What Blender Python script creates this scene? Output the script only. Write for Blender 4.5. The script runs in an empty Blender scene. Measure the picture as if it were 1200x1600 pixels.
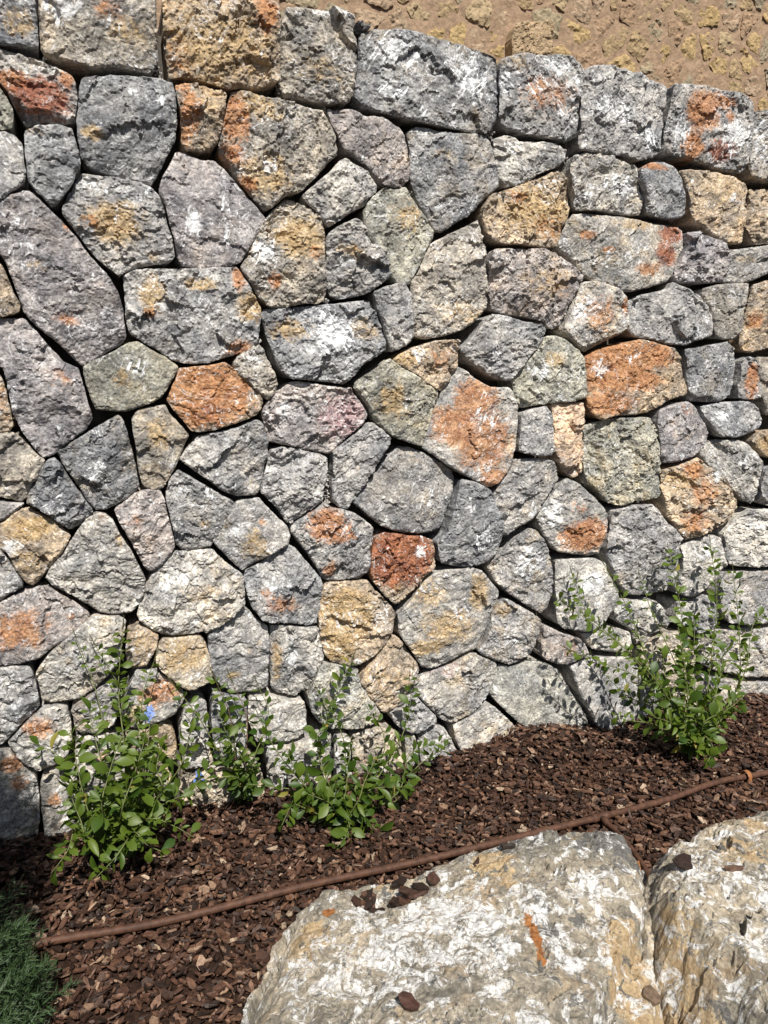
import bpy, math, random
import numpy as np
from mathutils import Vector, Matrix
from mathutils.geometry import delaunay_2d_cdt

random.seed(7)
RNG = np.random.default_rng(7)
scene = bpy.context.scene
COL = scene.collection

# ------------------------------------------------------------------ camera
CAM_H = 1.5
PITCH = math.radians(9.3416)
cd = bpy.data.cameras.new('camera')
cam = bpy.data.objects.new('camera', cd)
COL.objects.link(cam)
cam.location = (0, 0, CAM_H)
cam.rotation_euler = (math.pi / 2 - PITCH, 0, 0)
cd.sensor_fit = 'VERTICAL'
cd.sensor_height = 36.0
cd.lens = 36.0 * 1155 / 1600
cd.clip_start = 0.05
cd.clip_end = 500
scene.camera = cam

# ------------------------------------------------------------------ sun and sky
SUN = Vector((0.234, -0.833, 1.101)).normalized()
world = bpy.data.worlds.new('World')
scene.world = world
world.use_nodes = True
wn = world.node_tree
bg = wn.nodes['Background']
sky = wn.nodes.new('ShaderNodeTexSky')
sky.sky_type = 'NISHITA'
sky.sun_disc = False
sky.sun_elevation = math.asin(SUN.z)
sky.sun_rotation = math.atan2(SUN.x, SUN.y)
wn.links.new(sky.outputs['Color'], bg.inputs['Color'])
bg.inputs['Strength'].default_value = 0.05
sl = bpy.data.lights.new('sun', 'SUN')
sl.energy = 5.0
sl.angle = math.radians(0.5)
sl.color = (1.0, 0.955, 0.88)
so = bpy.data.objects.new('sun', sl)
COL.objects.link(so)
so.location = SUN * 20
so.rotation_euler = SUN.to_track_quat('Z', 'Y').to_euler()
vs = scene.view_settings
vs.view_transform = 'Standard'
vs.look = 'None'
vs.exposure = 0.36
vs.gamma = 1.0
vs.use_curve_mapping = False

# ------------------------------------------------------------------ the place: frame of the wall (metres)
WD = np.array([0.93553072, 0.35324535, 0.0])      # along the wall, to the right
WN = np.array([0.35324535, -0.93553072, 0.0])     # out of the wall face
WO = np.array([0.0, 2.71888528, 0.0])             # a point at the foot of the face
UP = np.array([0.0, 0.0, 1.0])

def W(u, z, off=0.0):
    return WO + WD * u + UP * z + WN * off

# ------------------------------------------------------------------ noise
def _hash(ix, iy, iz):
    h = (ix.astype(np.uint32) * np.uint32(374761393)) ^ (iy.astype(np.uint32) * np.uint32(668265263)) ^ (iz.astype(np.uint32) * np.uint32(2147483647 - 5))
    h = (h ^ (h >> np.uint32(13))) * np.uint32(1274126177)
    h = h ^ (h >> np.uint32(16))
    h = h * np.uint32(2246822519)
    return h ^ (h >> np.uint32(15))

def gnoise(p):
    f = np.floor(p)
    i = f.astype(np.int64)
    r = p - f
    w = r * r * r * (r * (r * 6 - 15) + 10)
    out = 0
    for a in (0, 1):
        for b in (0, 1):
            for c in (0, 1):
                h = _hash(i[:, 0] + a, i[:, 1] + b, i[:, 2] + c)
                gx = ((h & 255).astype(float) / 127.5 - 1)
                gy = (((h >> np.uint32(8)) & 255).astype(float) / 127.5 - 1)
                gz = (((h >> np.uint32(16)) & 255).astype(float) / 127.5 - 1)
                d = gx * (r[:, 0] - a) + gy * (r[:, 1] - b) + gz * (r[:, 2] - c)
                wt = (w[:, 0] if a else 1 - w[:, 0]) * (w[:, 1] if b else 1 - w[:, 1]) * (w[:, 2] if c else 1 - w[:, 2])
                out = out + d * wt
    return out

def fbm(p, octv=4, gain=0.5):
    s = 0; a = 1.0
    q = p.copy()
    for k in range(octv):
        s = s + a * gnoise(q)
        q = q * 2.03 + 17.3
        a *= gain
    return s

def plates(p, seed, tilt, off):
    """flat tilted chips of unit size: piecewise planar relief with sharp edges"""
    f = np.floor(p); best = np.full(len(p), 9e9); out = np.zeros(len(p))
    for a in (-1, 0, 1):
        for b in (-1, 0, 1):
            cx = f[:, 0] + a; cy = f[:, 1] + b
            h = _hash(cx.astype(np.int64), cy.astype(np.int64), np.full(len(p), seed, dtype=np.int64))
            sx = cx + (h & 255) / 255.0; sy = cy + ((h >> np.uint32(8)) & 255) / 255.0
            d = (p[:, 0] - sx) ** 2 + (p[:, 1] - sy) ** 2
            h2 = h * np.uint32(2654435761); h2 = h2 ^ (h2 >> np.uint32(15))
            tx = ((h2 & 255) / 127.5 - 1) * tilt; ty = (((h2 >> np.uint32(8)) & 255) / 127.5 - 1) * tilt
            o = (((h2 >> np.uint32(16)) & 255) / 127.5 - 1) * off
            v = o + tx * (p[:, 0] - sx) + ty * (p[:, 1] - sy)
            m = d < best
            out = np.where(m, v, out); best = np.where(m, d, best)
    return out

# ------------------------------------------------------------------ object helpers
def tag(o, label, cat, group=None, kind=None):
    if label: o['label'] = label
    if cat: o['category'] = cat
    if group: o['group'] = group
    if kind: o['kind'] = kind
    return o

def empty(name, loc):
    o = bpy.data.objects.new(name, None)
    COL.objects.link(o)
    o.location = loc
    o.empty_display_size = 0.1
    return o

def link(name, mesh, parent=None, loc=(0, 0, 0)):
    o = bpy.data.objects.new(name, mesh)
    COL.objects.link(o)
    if parent is not None:
        o.parent = parent
        o.matrix_parent_inverse = Matrix.Identity(4)
        pl = parent.location
        o.location = Vector(loc) - Vector(pl)
    else:
        o.location = loc
    return o

def mesh_from(name, verts, faces, mat, smooth=False):
    me = bpy.data.meshes.new(name)
    if isinstance(faces, np.ndarray):
        k = faces.shape[1]
        me.vertices.add(len(verts)); me.loops.add(faces.size); me.polygons.add(len(faces))
        me.vertices.foreach_set('co', np.asarray(verts, dtype=np.float32).ravel())
        me.loops.foreach_set('vertex_index', faces.astype(np.int32).ravel())
        me.polygons.foreach_set('loop_start', np.arange(0, faces.size, k, dtype=np.int32))
        me.update(calc_edges=True)
        me.validate()
    else:
        me.from_pydata([tuple(v) for v in verts], [], faces)
    if mat: me.materials.append(mat)
    me.polygons.foreach_set('use_smooth', np.full(len(me.polygons), smooth, dtype=bool))
    me.update()
    return me

def vcol(me, name, arr):
    a = me.attributes.new(name, 'FLOAT_COLOR', 'POINT')
    c = np.ones((len(arr), 4), dtype=np.float32)
    c[:, :arr.shape[1]] = arr
    a.data.foreach_set('color', c.ravel())

# ------------------------------------------------------------------ materials
class NT:
    def __init__(self, name):
        self.m = bpy.data.materials.new(name)
        self.m.use_nodes = True
        self.t = self.m.node_tree
        self.b = self.t.nodes['Principled BSDF']
    def n(self, typ, **kw):
        x = self.t.nodes.new(typ)
        for k, v in kw.items():
            if k.startswith('i_'):
                x.inputs[int(k[2:])].default_value = v
            else:
                setattr(x, k, v)
        return x
    def l(self, a, b): self.t.links.new(a, b)
    def noise(self, vec, scale, detail=6, rough=0.6, dist=0.0):
        x = self.n('ShaderNodeTexNoise')
        x.inputs['Scale'].default_value = scale
        x.inputs['Detail'].default_value = detail
        x.inputs['Roughness'].default_value = rough
        x.inputs['Distortion'].default_value = dist
        self.l(vec, x.inputs['Vector'])
        return x.outputs['Fac']
    def math(self, op, a, b=0.0, c=None):
        x = self.n('ShaderNodeMath', operation=op)
        for i, v in enumerate((a, b, c)):
            if v is None: continue
            if isinstance(v, (int, float)): x.inputs[i].default_value = v
            else: self.l(v, x.inputs[i])
        return x.outputs[0]
    def ramp(self, f, lo, hi, a=0.0, b=1.0):
        x = self.n('ShaderNodeMapRange', interpolation_type='SMOOTHSTEP')
        self.l(f, x.inputs[0])
        x.inputs[1].default_value = lo; x.inputs[2].default_value = hi
        x.inputs[3].default_value = a; x.inputs[4].default_value = b
        return x.outputs[0]
    def mix(self, f, a, b, mode='MIX'):
        x = self.n('ShaderNodeMix', data_type='RGBA', blend_type=mode)
        for i, v in ((0, f), (6, a), (7, b)):
            if isinstance(v, (int, float)): x.inputs[i].default_value = v
            elif isinstance(v, tuple): x.inputs[i].default_value = (*v, 1)
            else: self.l(v, x.inputs[i])
        return x.outputs[2]
    def attr(self, name):
        return self.n('ShaderNodeAttribute', attribute_name=name)
    def coords(self):
        tc = self.n('ShaderNodeTexCoord').outputs['Object']
        oi = self.n('ShaderNodeObjectInfo').outputs['Random']
        m = self.math('MULTIPLY', oi, 53.0)
        cx = self.n('ShaderNodeCombineXYZ')
        self.l(m, cx.inputs[0]); self.l(m, cx.inputs[1]); self.l(m, cx.inputs[2])
        a = self.n('ShaderNodeVectorMath', operation='ADD')
        self.l(tc, a.inputs[0]); self.l(cx.outputs[0], a.inputs[1])
        return a.outputs[0], tc, oi
    def bump(self, h, strength, dist, normal=None):
        x = self.n('ShaderNodeBump')
        x.inputs['Strength'].default_value = strength
        x.inputs['Distance'].default_value = dist
        self.l(h, x.inputs['Height'])
        if normal is not None: self.l(normal, x.inputs['Normal'])
        return x.outputs[0]

def stone_material():
    k = NT('split_stone')
    v, raw, rnd = k.coords()
    base = k.attr('base').outputs['Color']
    A = k.n('ShaderNodeSeparateColor'); k.l(k.attr('stain_a').outputs['Color'], A.inputs[0])
    B = k.n('ShaderNodeSeparateColor'); k.l(k.attr('stain_b').outputs['Color'], B.inputs[0])
    big = k.noise(v, 7, 6, 0.62)
    mid = k.noise(v, 26, 8, 0.7, 0.4)
    fine = k.noise(v, 120, 5, 0.7)
    edge = k.noise(v, 34, 8, 0.72, 0.6)
    # broad tone changes of the stone itself
    c = k.mix(k.ramp(big, 0.3, 0.72), k.mix(1.0, base, (0.62, 0.64, 0.68), 'MULTIPLY'), k.mix(1.0, base, (1.3, 1.26, 1.2), 'MULTIPLY'))
    c = k.mix(k.ramp(mid, 0.38, 0.66), k.mix(1.0, c, (0.58, 0.58, 0.60), 'MULTIPLY'), k.mix(1.0, c, (1.28, 1.26, 1.24), 'MULTIPLY'))
    warm = k.ramp(k.noise(v, 10, 7, 0.66, 0.5), 0.46, 0.68)
    c = k.mix(k.math('MULTIPLY', warm, k.ramp(rnd, 0.3, 1.0)), c, k.mix(1.0, c, (1.12, 0.97, 0.76), 'MULTIPLY'))
    def stain(f, col1, col2, c):
        m = k.math('ADD', f, k.math('MULTIPLY', k.math('SUBTRACT', edge, 0.5), 1.9))
        m = k.math('ADD', m, k.math('MULTIPLY', k.math('SUBTRACT', mid, 0.5), 1.2))
        m = k.math('MULTIPLY', k.ramp(m, 0.2, 0.8), 0.84)
        m = k.math('MULTIPLY', m, k.ramp(f, 0.02, 0.2))
        col = k.mix(k.ramp(mid, 0.35, 0.65), col1, col2)
        return k.mix(m, c, col)
    c = stain(B.outputs[1], (0.30, 0.19, 0.20), (0.42, 0.29, 0.29), c)
    c = stain(A.outputs[1], (0.36, 0.235, 0.10), (0.50, 0.37, 0.205), c)
    c = stain(A.outputs[0], (0.30, 0.115, 0.04), (0.48, 0.235, 0.10), c)
    c = stain(B.outputs[0], (0.16, 0.042, 0.018), (0.34, 0.10, 0.035), c)
    # fine grain
    c = k.mix(k.ramp(fine, 0.35, 0.65), k.mix(1.0, c, (0.60, 0.60, 0.60), 'MULTIPLY'), k.mix(1.0, c, (1.3, 1.3, 1.3), 'MULTIPLY'))
    # calcite flecks: short streaks along the grain of each stone
    gr = k.n('ShaderNodeVectorRotate', rotation_type='AXIS_ANGLE')
    gr.inputs['Axis'].default_value = tuple(WN)
    k.l(v, gr.inputs['Vector'])
    k.l(k.math('MULTIPLY_ADD', rnd, -3.1, 1.2), gr.inputs['Angle'])
    gm_ = k.n('ShaderNodeMapping'); gm_.inputs['Scale'].default_value = (34, 34, 88)
    k.l(gr.outputs[0], gm_.inputs['Vector'])
    fl = k.noise(gm_.outputs[0], 1.0, 5, 0.66, 1.4)
    spread = k.ramp(k.noise(v, 8, 5, 0.65), 0.42, 0.68)
    fm = k.math('MULTIPLY', k.ramp(fl, 0.57, 0.63), k.math('ADD', k.math('MULTIPLY', spread, 0.85), 0.08))
    c = k.mix(fm, c, (0.78, 0.78, 0.79))
    # white bruises left by the mason's chisel: strokes that run one way on each stone
    rot = k.n('ShaderNodeVectorRotate', rotation_type='AXIS_ANGLE')
    rot.inputs['Axis'].default_value = tuple(WN)
    k.l(v, rot.inputs['Vector'])
    k.l(k.math('MULTIPLY_ADD', rnd, 2.2, -1.1), rot.inputs['Angle'])
    mp = k.n('ShaderNodeMapping'); mp.inputs['Scale'].default_value = (85, 85, 10)
    k.l(rot.outputs[0], mp.inputs['Vector'])
    st = k.noise(mp.outputs[0], 1.0, 2, 0.5, 0.3)
    bl = k.noise(v, 30, 8, 0.75, 0.8)
    wf = A.outputs[2]
    wf = k.math('MAXIMUM', wf, k.math('MULTIPLY', k.ramp(k.noise(v, 7.5, 4, 0.55), 0.50, 0.66), 0.42))
    m1 = k.math('MULTIPLY', k.ramp(st, 0.545, 0.585), k.ramp(k.math('ADD', wf, k.math('MULTIPLY', k.math('SUBTRACT', edge, 0.5), 1.6)), 0.32, 0.55))
    m2 = k.ramp(k.math('ADD', k.math('MULTIPLY', wf, 0.42), bl), 0.72, 0.86)
    m2 = k.math('MULTIPLY', m2, k.ramp(wf, 0.0, 0.15))
    vein = k.math('ABSOLUTE', k.math('SUBTRACT', k.noise(v, 11, 5, 0.55, 1.6), 0.5))
    vein = k.math('MULTIPLY', k.ramp(vein, 0.004, 0.014, 1.0, 0.0), k.ramp(k.noise(v, 6, 3, 0.5), 0.48, 0.62))
    wm = k.math('MAXIMUM', k.math('MULTIPLY', m1, 0.95), k.math('MULTIPLY', m2, 0.7))
    wm = k.math('MAXIMUM', wm, k.math('MULTIPLY', vein, 0.6))
    c = k.mix(wm, c, (0.78, 0.79, 0.80))
    k.l(c, k.b.inputs['Base Color'])
    k.b.inputs['Roughness'].default_value = 0.85
    k.b.inputs['Specular IOR Level'].default_value = 0.3
    # relief too fine for the mesh
    h1 = k.noise(v, 70, 10, 0.72, 0.3)
    vo = k.n('ShaderNodeTexVoronoi', feature='F1'); vo.inputs['Scale'].default_value = 95
    k.l(v, vo.inputs['Vector'])
    rg = k.n('ShaderNodeTexNoise', noise_type='RIDGED_MULTIFRACTAL')
    rg.inputs['Scale'].default_value = 26; rg.inputs['Detail'].default_value = 7; rg.inputs['Roughness'].default_value = 0.62; rg.inputs['Distortion'].default_value = 0.5
    k.l(v, rg.inputs['Vector'])
    b1 = k.bump(h1, 0.5, 0.006)
    b1 = k.bump(rg.outputs['Fac'], 0.45, 0.004, b1)
    b2 = k.bump(vo.outputs['Distance'], 0.3, 0.005, b1)
    for nd in k.t.nodes:                            # some faces split clean, others rough
        if nd.type == 'BUMP': k.l(k.math('MULTIPLY_ADD', rnd, nd.inputs['Strength'].default_value * 1.1, nd.inputs['Strength'].default_value * 0.3), nd.inputs['Strength'])
    k.l(b2, k.b.inputs['Normal'])
    return k.m

def boulder_material():
    k = NT('weathered_boulder')
    v, raw, rnd = k.coords()
    base = k.attr('base').outputs['Color']
    A = k.n('ShaderNodeSeparateColor'); k.l(k.attr('stain_a').outputs['Color'], A.inputs[0])
    B = k.n('ShaderNodeSeparateColor'); k.l(k.attr('stain_b').outputs['Color'], B.inputs[0])
    big = k.noise(v, 5, 7, 0.62)
    mid = k.noise(v, 24, 9, 0.7, 0.5)
    fine = k.noise(v, 140, 6, 0.7)
    edge = k.noise(v, 26, 9, 0.72, 0.7)
    c = k.mix(k.ramp(big, 0.3, 0.7), k.mix(1.0, base, (0.62, 0.63, 0.62), 'MULTIPLY'), k.mix(1.0, base, (1.25, 1.2, 1.1), 'MULTIPLY'))
    c = k.mix(k.ramp(mid, 0.36, 0.64), k.mix(1.0, c, (0.6, 0.6, 0.6), 'MULTIPLY'), k.mix(1.0, c, (1.25, 1.22, 1.18), 'MULTIPLY'))
    def stain(f, col1, col2, c):
        m = k.math('ADD', f, k.math('MULTIPLY', k.math('SUBTRACT', edge, 0.5), 1.9))
        m = k.ramp(m, 0.42, 0.58)
        m = k.math('MULTIPLY', m, k.ramp(f, 0.02, 0.2))
        return k.mix(m, c, k.mix(k.ramp(mid, 0.35, 0.65), col1, col2))
    c = stain(A.outputs[1], (0.42, 0.30, 0.17), (0.58, 0.45, 0.28), c)
    # grey patches
    gm = k.ramp(k.math('ADD', k.noise(v, 24, 9, 0.72, 0.6), k.math('MULTIPLY', B.outputs[1], 0.2)), 0.555, 0.60)
    c = k.mix(k.ramp(k.noise(v, 11, 8, 0.7, 0.6), 0.53, 0.66, 0.0, 0.75), c, (0.47, 0.35, 0.22))
    c = k.mix(k.math('MULTIPLY', gm, 0.9), c, (0.14, 0.14, 0.135))
    # white crust
    wn_ = k.noise(v, 19, 10, 0.76, 0.9)
    wm = k.ramp(k.math('ADD', wn_, k.math('MULTIPLY', A.outputs[2], 0.10)), 0.53, 0.575)
    wm = k.math('MULTIPLY', wm, k.ramp(k.noise(v, 80, 6, 0.75), 0.36, 0.5))
    c = k.mix(k.math('MULTIPLY', wm, 0.95), c, (0.80, 0.795, 0.78))
    c = stain(A.outputs[0], (0.30, 0.11, 0.035), (0.50, 0.23, 0.08), c)
    c = stain(B.outputs[0], (0.16, 0.06, 0.03), (0.30, 0.11, 0.05), c)
    c = k.mix(k.ramp(fine, 0.35, 0.65), k.mix(1.0, c, (0.74, 0.74, 0.74), 'MULTIPLY'), k.mix(1.0, c, (1.15, 1.15, 1.15), 'MULTIPLY'))
    sp = k.ramp(k.noise(v, 85, 3, 0.5), 0.66, 0.70)
    c = k.mix(k.math('MULTIPLY', sp, 0.75), c, (0.10, 0.09, 0.085))
    k.l(c, k.b.inputs['Base Color'])
    k.b.inputs['Roughness'].default_value = 0.88
    k.b.inputs['Specular IOR Level'].default_value = 0.25
    h1 = k.noise(v, 50, 10, 0.7, 0.3)
    k.l(k.bump(k.noise(v, 150, 6, 0.7), 0.5, 0.004, k.bump(h1, 1.0, 0.013)), k.b.inputs['Normal'])
    return k.m

def simple_material(name, attr=None, col=(0.5, 0.5, 0.5), rough=0.7, spec=0.3, nscale=60, var=(0.7, 1.25), bump=0.4, bdist=0.004, trans=0.0):
    k = NT(name)
    v, raw, rnd = k.coords()
    c0 = k.attr(attr).outputs['Color'] if attr else col
    f = k.ramp(k.noise(v, nscale, 7, 0.65), 0.3, 0.7)
    c = k.mix(f, k.mix(1.0, c0, (var[0],) * 3, 'MULTIPLY'), k.mix(1.0, c0, (var[1],) * 3, 'MULTIPLY'))
    k.l(c, k.b.inputs['Base Color'])
    k.b.inputs['Roughness'].default_value = rough
    k.b.inputs['Specular IOR Level'].default_value = spec
    if bump:
        k.l(k.bump(k.noise(v, nscale * 1.7, 7, 0.65), bump, bdist), k.b.inputs['Normal'])
    return k.m

def leaf_material(name, c1, c2, trans=0.35, rough=0.42):
    k = NT(name)
    v, raw, rnd = k.coords()
    f = k.ramp(k.noise(v, 35, 4, 0.6), 0.3, 0.7)
    hue = k.mix(rnd, c1, c2)
    c = k.mix(f, k.mix(1.0, hue, (0.8, 0.82, 0.8), 'MULTIPLY'), k.mix(1.0, hue, (1.2, 1.15, 1.2), 'MULTIPLY'))
    k.l(c, k.b.inputs['Base Color'])
    k.b.inputs['Roughness'].default_value = rough
    k.b.inputs['Specular IOR Level'].default_value = 0.45
    tr = k.n('ShaderNodeBsdfTranslucent')
    k.l(k.mix(1.0, c, (1.3, 1.5, 0.6), 'MULTIPLY'), tr.inputs['Color'])
    mx = k.n('ShaderNodeMixShader'); mx.inputs[0].default_value = trans
    k.l(k.b.outputs[0], mx.inputs[1]); k.l(tr.outputs[0], mx.inputs[2])
    k.l(mx.outputs[0], k.t.nodes['Material Output'].inputs['Surface'])
    return k.m

M_STONE = stone_material()
M_BOULDER = boulder_material()
M_CORE = simple_material('joint_mortar', None, (0.10, 0.09, 0.08), 0.95, 0.1, 40)
M_CRUMB = simple_material('pale_mortar_crumbs', None, (0.55, 0.53, 0.50), 0.95, 0.1, 200)
M_RSTONE = simple_material('ochre_rubble', 'base', rough=0.9, spec=0.2, nscale=38, var=(0.7, 1.25), bump=0.7, bdist=0.009)
M_RMORTAR = simple_material('pinkish_mortar', None, (0.335, 0.232, 0.155), 0.95, 0.15, 30, (0.76, 1.18), 0.7, 0.009)
M_CHIP = simple_material('bark_chip', 'base', rough=0.55, spec=0.4, nscale=90, var=(0.55, 1.35), bump=0.6, bdist=0.004)
M_SOIL = simple_material('bark_mould', None, (0.035, 0.02, 0.014), 0.95, 0.1, 60, (0.5, 1.4), 0.8, 0.01)
M_PIPE = simple_material('brown_plastic_pipe', None, (0.080, 0.038, 0.023), 0.65, 0.3, 45, (0.6, 1.4), 0.1, 0.002)
M_CLIP = simple_material('rusty_steel', None, (0.30, 0.12, 0.045), 0.7, 0.4, 120, (0.6, 1.3), 0.4, 0.002)
M_LEAF = leaf_material('plumbago_leaf', (0.032, 0.074, 0.007), (0.105, 0.155, 0.016), 0.28, 0.48)
M_STEM = simple_material('green_stem', None, (0.13, 0.15, 0.05), 0.6, 0.3, 60)
M_TWIG = simple_material('brown_stem', None, (0.14, 0.09, 0.055), 0.7, 0.3, 60)
M_SPIKE = leaf_material('dry_flower_spike', (0.07, 0.085, 0.03), (0.12, 0.12, 0.045), 0.1, 0.7)
M_FLOWER = leaf_material('blue_petal', (0.22, 0.34, 0.80), (0.28, 0.40, 0.85), 0.3, 0.6)
M_CONIFER = leaf_material('conifer_needles', (0.036, 0.072, 0.022), (0.05, 0.092, 0.028), 0.2, 0.55)
M_BARK = simple_material('conifer_bark', None, (0.13, 0.08, 0.05), 0.9, 0.2, 60)
M_BLADE = leaf_material('agave_blade', (0.12, 0.13, 0.09), (0.12, 0.13, 0.09), 0.1, 0.5)

# ------------------------------------------------------------------ rough stones
def smooth_outline(poly, count, jag, seed, it=2):
    p = np.array(poly, float)
    for _ in range(it):
        q = np.roll(p, -1, 0)
        p = np.stack([p * 0.92 + q * 0.08, p * 0.08 + q * 0.92], 1).reshape(-1, 2)
    seg = np.linalg.norm(np.roll(p, -1, 0) - p, axis=1)
    t = np.concatenate([[0], np.cumsum(seg)])
    s = np.linspace(0, t[-1], count, endpoint=False)
    pc = np.vstack([p, p[:1]])
    o = np.stack([np.interp(s, t, pc[:, 0]), np.interp(s, t, pc[:, 1])], 1)
    c = o.mean(0)
    dirn = (o - c); R = np.linalg.norm(dirn, axis=1, keepdims=True); dirn /= R
    q = np.stack([o[:, 0] * 38, o[:, 1] * 38, np.full(count, seed * 3.7)], 1)
    j = fbm(q, 3, 0.6)
    return o + dirn * (j[:, None] * jag)

def centroid(p):
    p = np.array(p, float); q = np.roll(p, -1, 0)
    cr = p[:, 0] * q[:, 1] - q[:, 0] * p[:, 1]
    A = cr.sum() / 2
    return np.array([((p[:, 0] + q[:, 0]) * cr).sum(), ((p[:, 1] + q[:, 1]) * cr).sum()]) / (6 * A)

def rock(poly, seed, res=0.0056, relief=1.0, bev=(0.004, 0.011), bevd=0.008, depth=0.15, jag=0.003,
         dome=0.012, cuts=None, ncut=5, flare=0.97, cutslope=(0.03, 0.24), extra=None, big=1.0, step=1.0, soft=2, grow=0.0, edgecut=1, round_=0.0):
    """a rough split stone: returns local (a, b, h) vertices and triangles"""
    rng = np.random.default_rng(seed * 977 + 5)
    c = centroid(poly)
    P = np.array(poly, float) - c
    if grow:
        P = P * (1 + grow / np.linalg.norm(P, axis=1, keepdims=True))
    per = np.linalg.norm(np.roll(P, -1, 0) - P, axis=1).sum()
    M = int(np.clip(per / res, 30, 520))
    o = smooth_outline(P, M, jag, seed, soft)
    lo = o.min(0); hi = o.max(0)
    gx, gy = np.meshgrid(np.arange(lo[0], hi[0], res), np.arange(lo[1], hi[1], res * 0.9))
    gx[1::2] += res / 2
    g = np.column_stack([gx.ravel(), gy.ravel()]) + rng.uniform(-0.28, 0.28, (gx.size, 2)) * res
    p0, p1 = o, np.roll(o, -1, 0)
    inside = np.zeros(len(g), bool); dmin = np.full(len(g), 9.0)
    for i in range(M):
        a, b_ = p0[i], p1[i]
        cond = (a[1] > g[:, 1]) != (b_[1] > g[:, 1])
        with np.errstate(divide='ignore', invalid='ignore'):
            xi = (b_[0] - a[0]) * (g[:, 1] - a[1]) / (b_[1] - a[1]) + a[0]
        inside ^= cond & (g[:, 0] < xi)
        ab_ = b_ - a; L2 = ab_ @ ab_ + 1e-12
        tt = np.clip(((g - a) @ ab_) / L2, 0, 1)
        dmin = np.minimum(dmin, np.hypot(*(g - a - tt[:, None] * ab_).T))
    ok = inside & (dmin > res * 0.45)
    g = g[ok]
    ab = np.vstack([o, g])
    e = np.concatenate([np.zeros(M), dmin[ok]])
    r = delaunay_2d_cdt([Vector(v) for v in ab.tolist()], [], [list(range(M))], 1, 1e-7)
    if len(r[0]) != len(ab):
        r = delaunay_2d_cdt([Vector(v) for v in ab.tolist()], [], [], 0, 1e-7)
    F0 = np.array([f for f in r[2] if max(f) < len(ab)])
    n0 = len(ab)
    q3 = lambda k, z=0: np.stack([ab[:, 0] * k, ab[:, 1] * k, np.full(n0, seed * 7.13 + z)], 1)
    size = math.sqrt(per * per / 50)
    # big planar facets of the split face
    h = np.full(n0, dome)
    for k in range(ncut):
        an = rng.uniform(0, 2 * np.pi)
        dv = np.array([math.cos(an), math.sin(an)])
        st = size * rng.uniform(-0.15, 0.7)
        wob = fbm(q3(13, k * 5.1), 3) * 0.010
        h = np.minimum(h, dome - rng.uniform(*cutslope) * (ab @ dv + wob - st))
    for k in range(edgecut):                      # pieces knocked off along the edge, mostly the lower one
        an = rng.uniform(0, 2 * np.pi) if rng.random() < 0.35 else rng.uniform(1.2, 1.8) * np.pi
        dv = np.array([math.cos(an), math.sin(an)])
        st = (ab @ dv).max() - rng.uniform(0.014, 0.035)
        wob = fbm(q3(16, 60 + k * 5.1), 3) * 0.018
        h = np.minimum(h, h.mean() + 0.006 - rng.uniform(0.5, 1.1) * (ab @ dv + wob - st))
    h = h - h.mean() + dome * 0.6
    if cuts:
        for (cx, cy, ax, ay, sl_) in cuts:
            d = (ab + c - np.array([cx, cy])) @ np.array([ax, ay])
            wob = fbm(q3(7, cx * 9), 4) * 0.035
            h = np.minimum(h, dome + 0.004 - sl_ * np.maximum(-0.02, d + wob))
    # fracture ledges running one way, ridges and grain
    ra = rng.normal(0.35, 0.6); ca, sa = math.cos(ra), math.sin(ra)
    rot = np.column_stack([ab[:, 0] * ca + ab[:, 1] * sa, -ab[:, 0] * sa + ab[:, 1] * ca])
    warp = fbm(q3(9 * big, 3.3), 3)[:, None]
    def lay(kx, ky, z): return np.column_stack([rot[:, 0] * kx * big, rot[:, 1] * ky * big, np.full(n0, seed * 3.1 + z)])
    qq = lay(6, 13, 11.0); qq[:, :2] += warp * 1.2
    t = fbm(qq, 4, 0.55) * 4.6 + rot[:, 1] * 9
    fl = np.floor(t); fr = t - fl
    h = h + (fl + np.clip((fr - 0.44) / 0.12, 0, 1)) * 0.0050 * relief * step - rot[:, 1] * 9 * 0.0050 * relief * step
    qq = lay(17, 34, 51.0); qq[:, :2] += warp * 1.5
    t = fbm(qq, 3, 0.55) * 3.4
    fl = np.floor(t); fr = t - fl
    h = h + (fl + np.clip((fr - 0.40) / 0.2, 0, 1)) * 0.0016 * relief
    w2 = np.column_stack([fbm(q3(22, 71.0), 3), fbm(q3(22, 72.0), 3)])
    pl_ = np.column_stack([rot[:, 0] * 13 * big, rot[:, 1] * 21 * big]) + w2 * 0.55
    h = h + plates(pl_, seed * 7 + 1, 0.0080, 0.0042) * relief
    pl_ = np.column_stack([rot[:, 0] * 6.5 * big, rot[:, 1] * 9 * big]) + w2 * 0.30
    h = h + plates(pl_, seed * 7 + 3, 0.022, 0.0045) * relief
    pl_ = np.column_stack([rot[:, 0] * 34 * big, rot[:, 1] * 52 * big]) + w2 * 0.7
    h = h + plates(pl_, seed * 7 + 2, 0.0020, 0.0011) * relief
    h = h + fbm(q3(6.5 * big, 21.0), 3) * 0.008 * relief
    h = h - np.abs(fbm(lay(14, 22, 31.0), 3, 0.6)) * 0.0045 * relief
    h = h + fbm(lay(60, 90, 41.0), 2, 0.65) * 0.0009 * relief
    if extra is not None:
        h = h + extra(ab + c)
    if round_:
        h = h - round_ * (1 - np.sqrt(np.clip(1 - np.clip(1 - e / (round_ * 2.2), 0, 1) ** 2, 0, 1)))
    ew = fbm(q3(24, 5.5), 3)
    bw = np.clip(bev[0] + (bev[1] - bev[0]) * (0.5 + ew * 1.6), 0.002, 1)
    h = h - bevd * np.clip(1 - e / bw, 0, 1) ** 1.3
    V = [np.column_stack([ab, h])]
    hb = h[:M]
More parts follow.
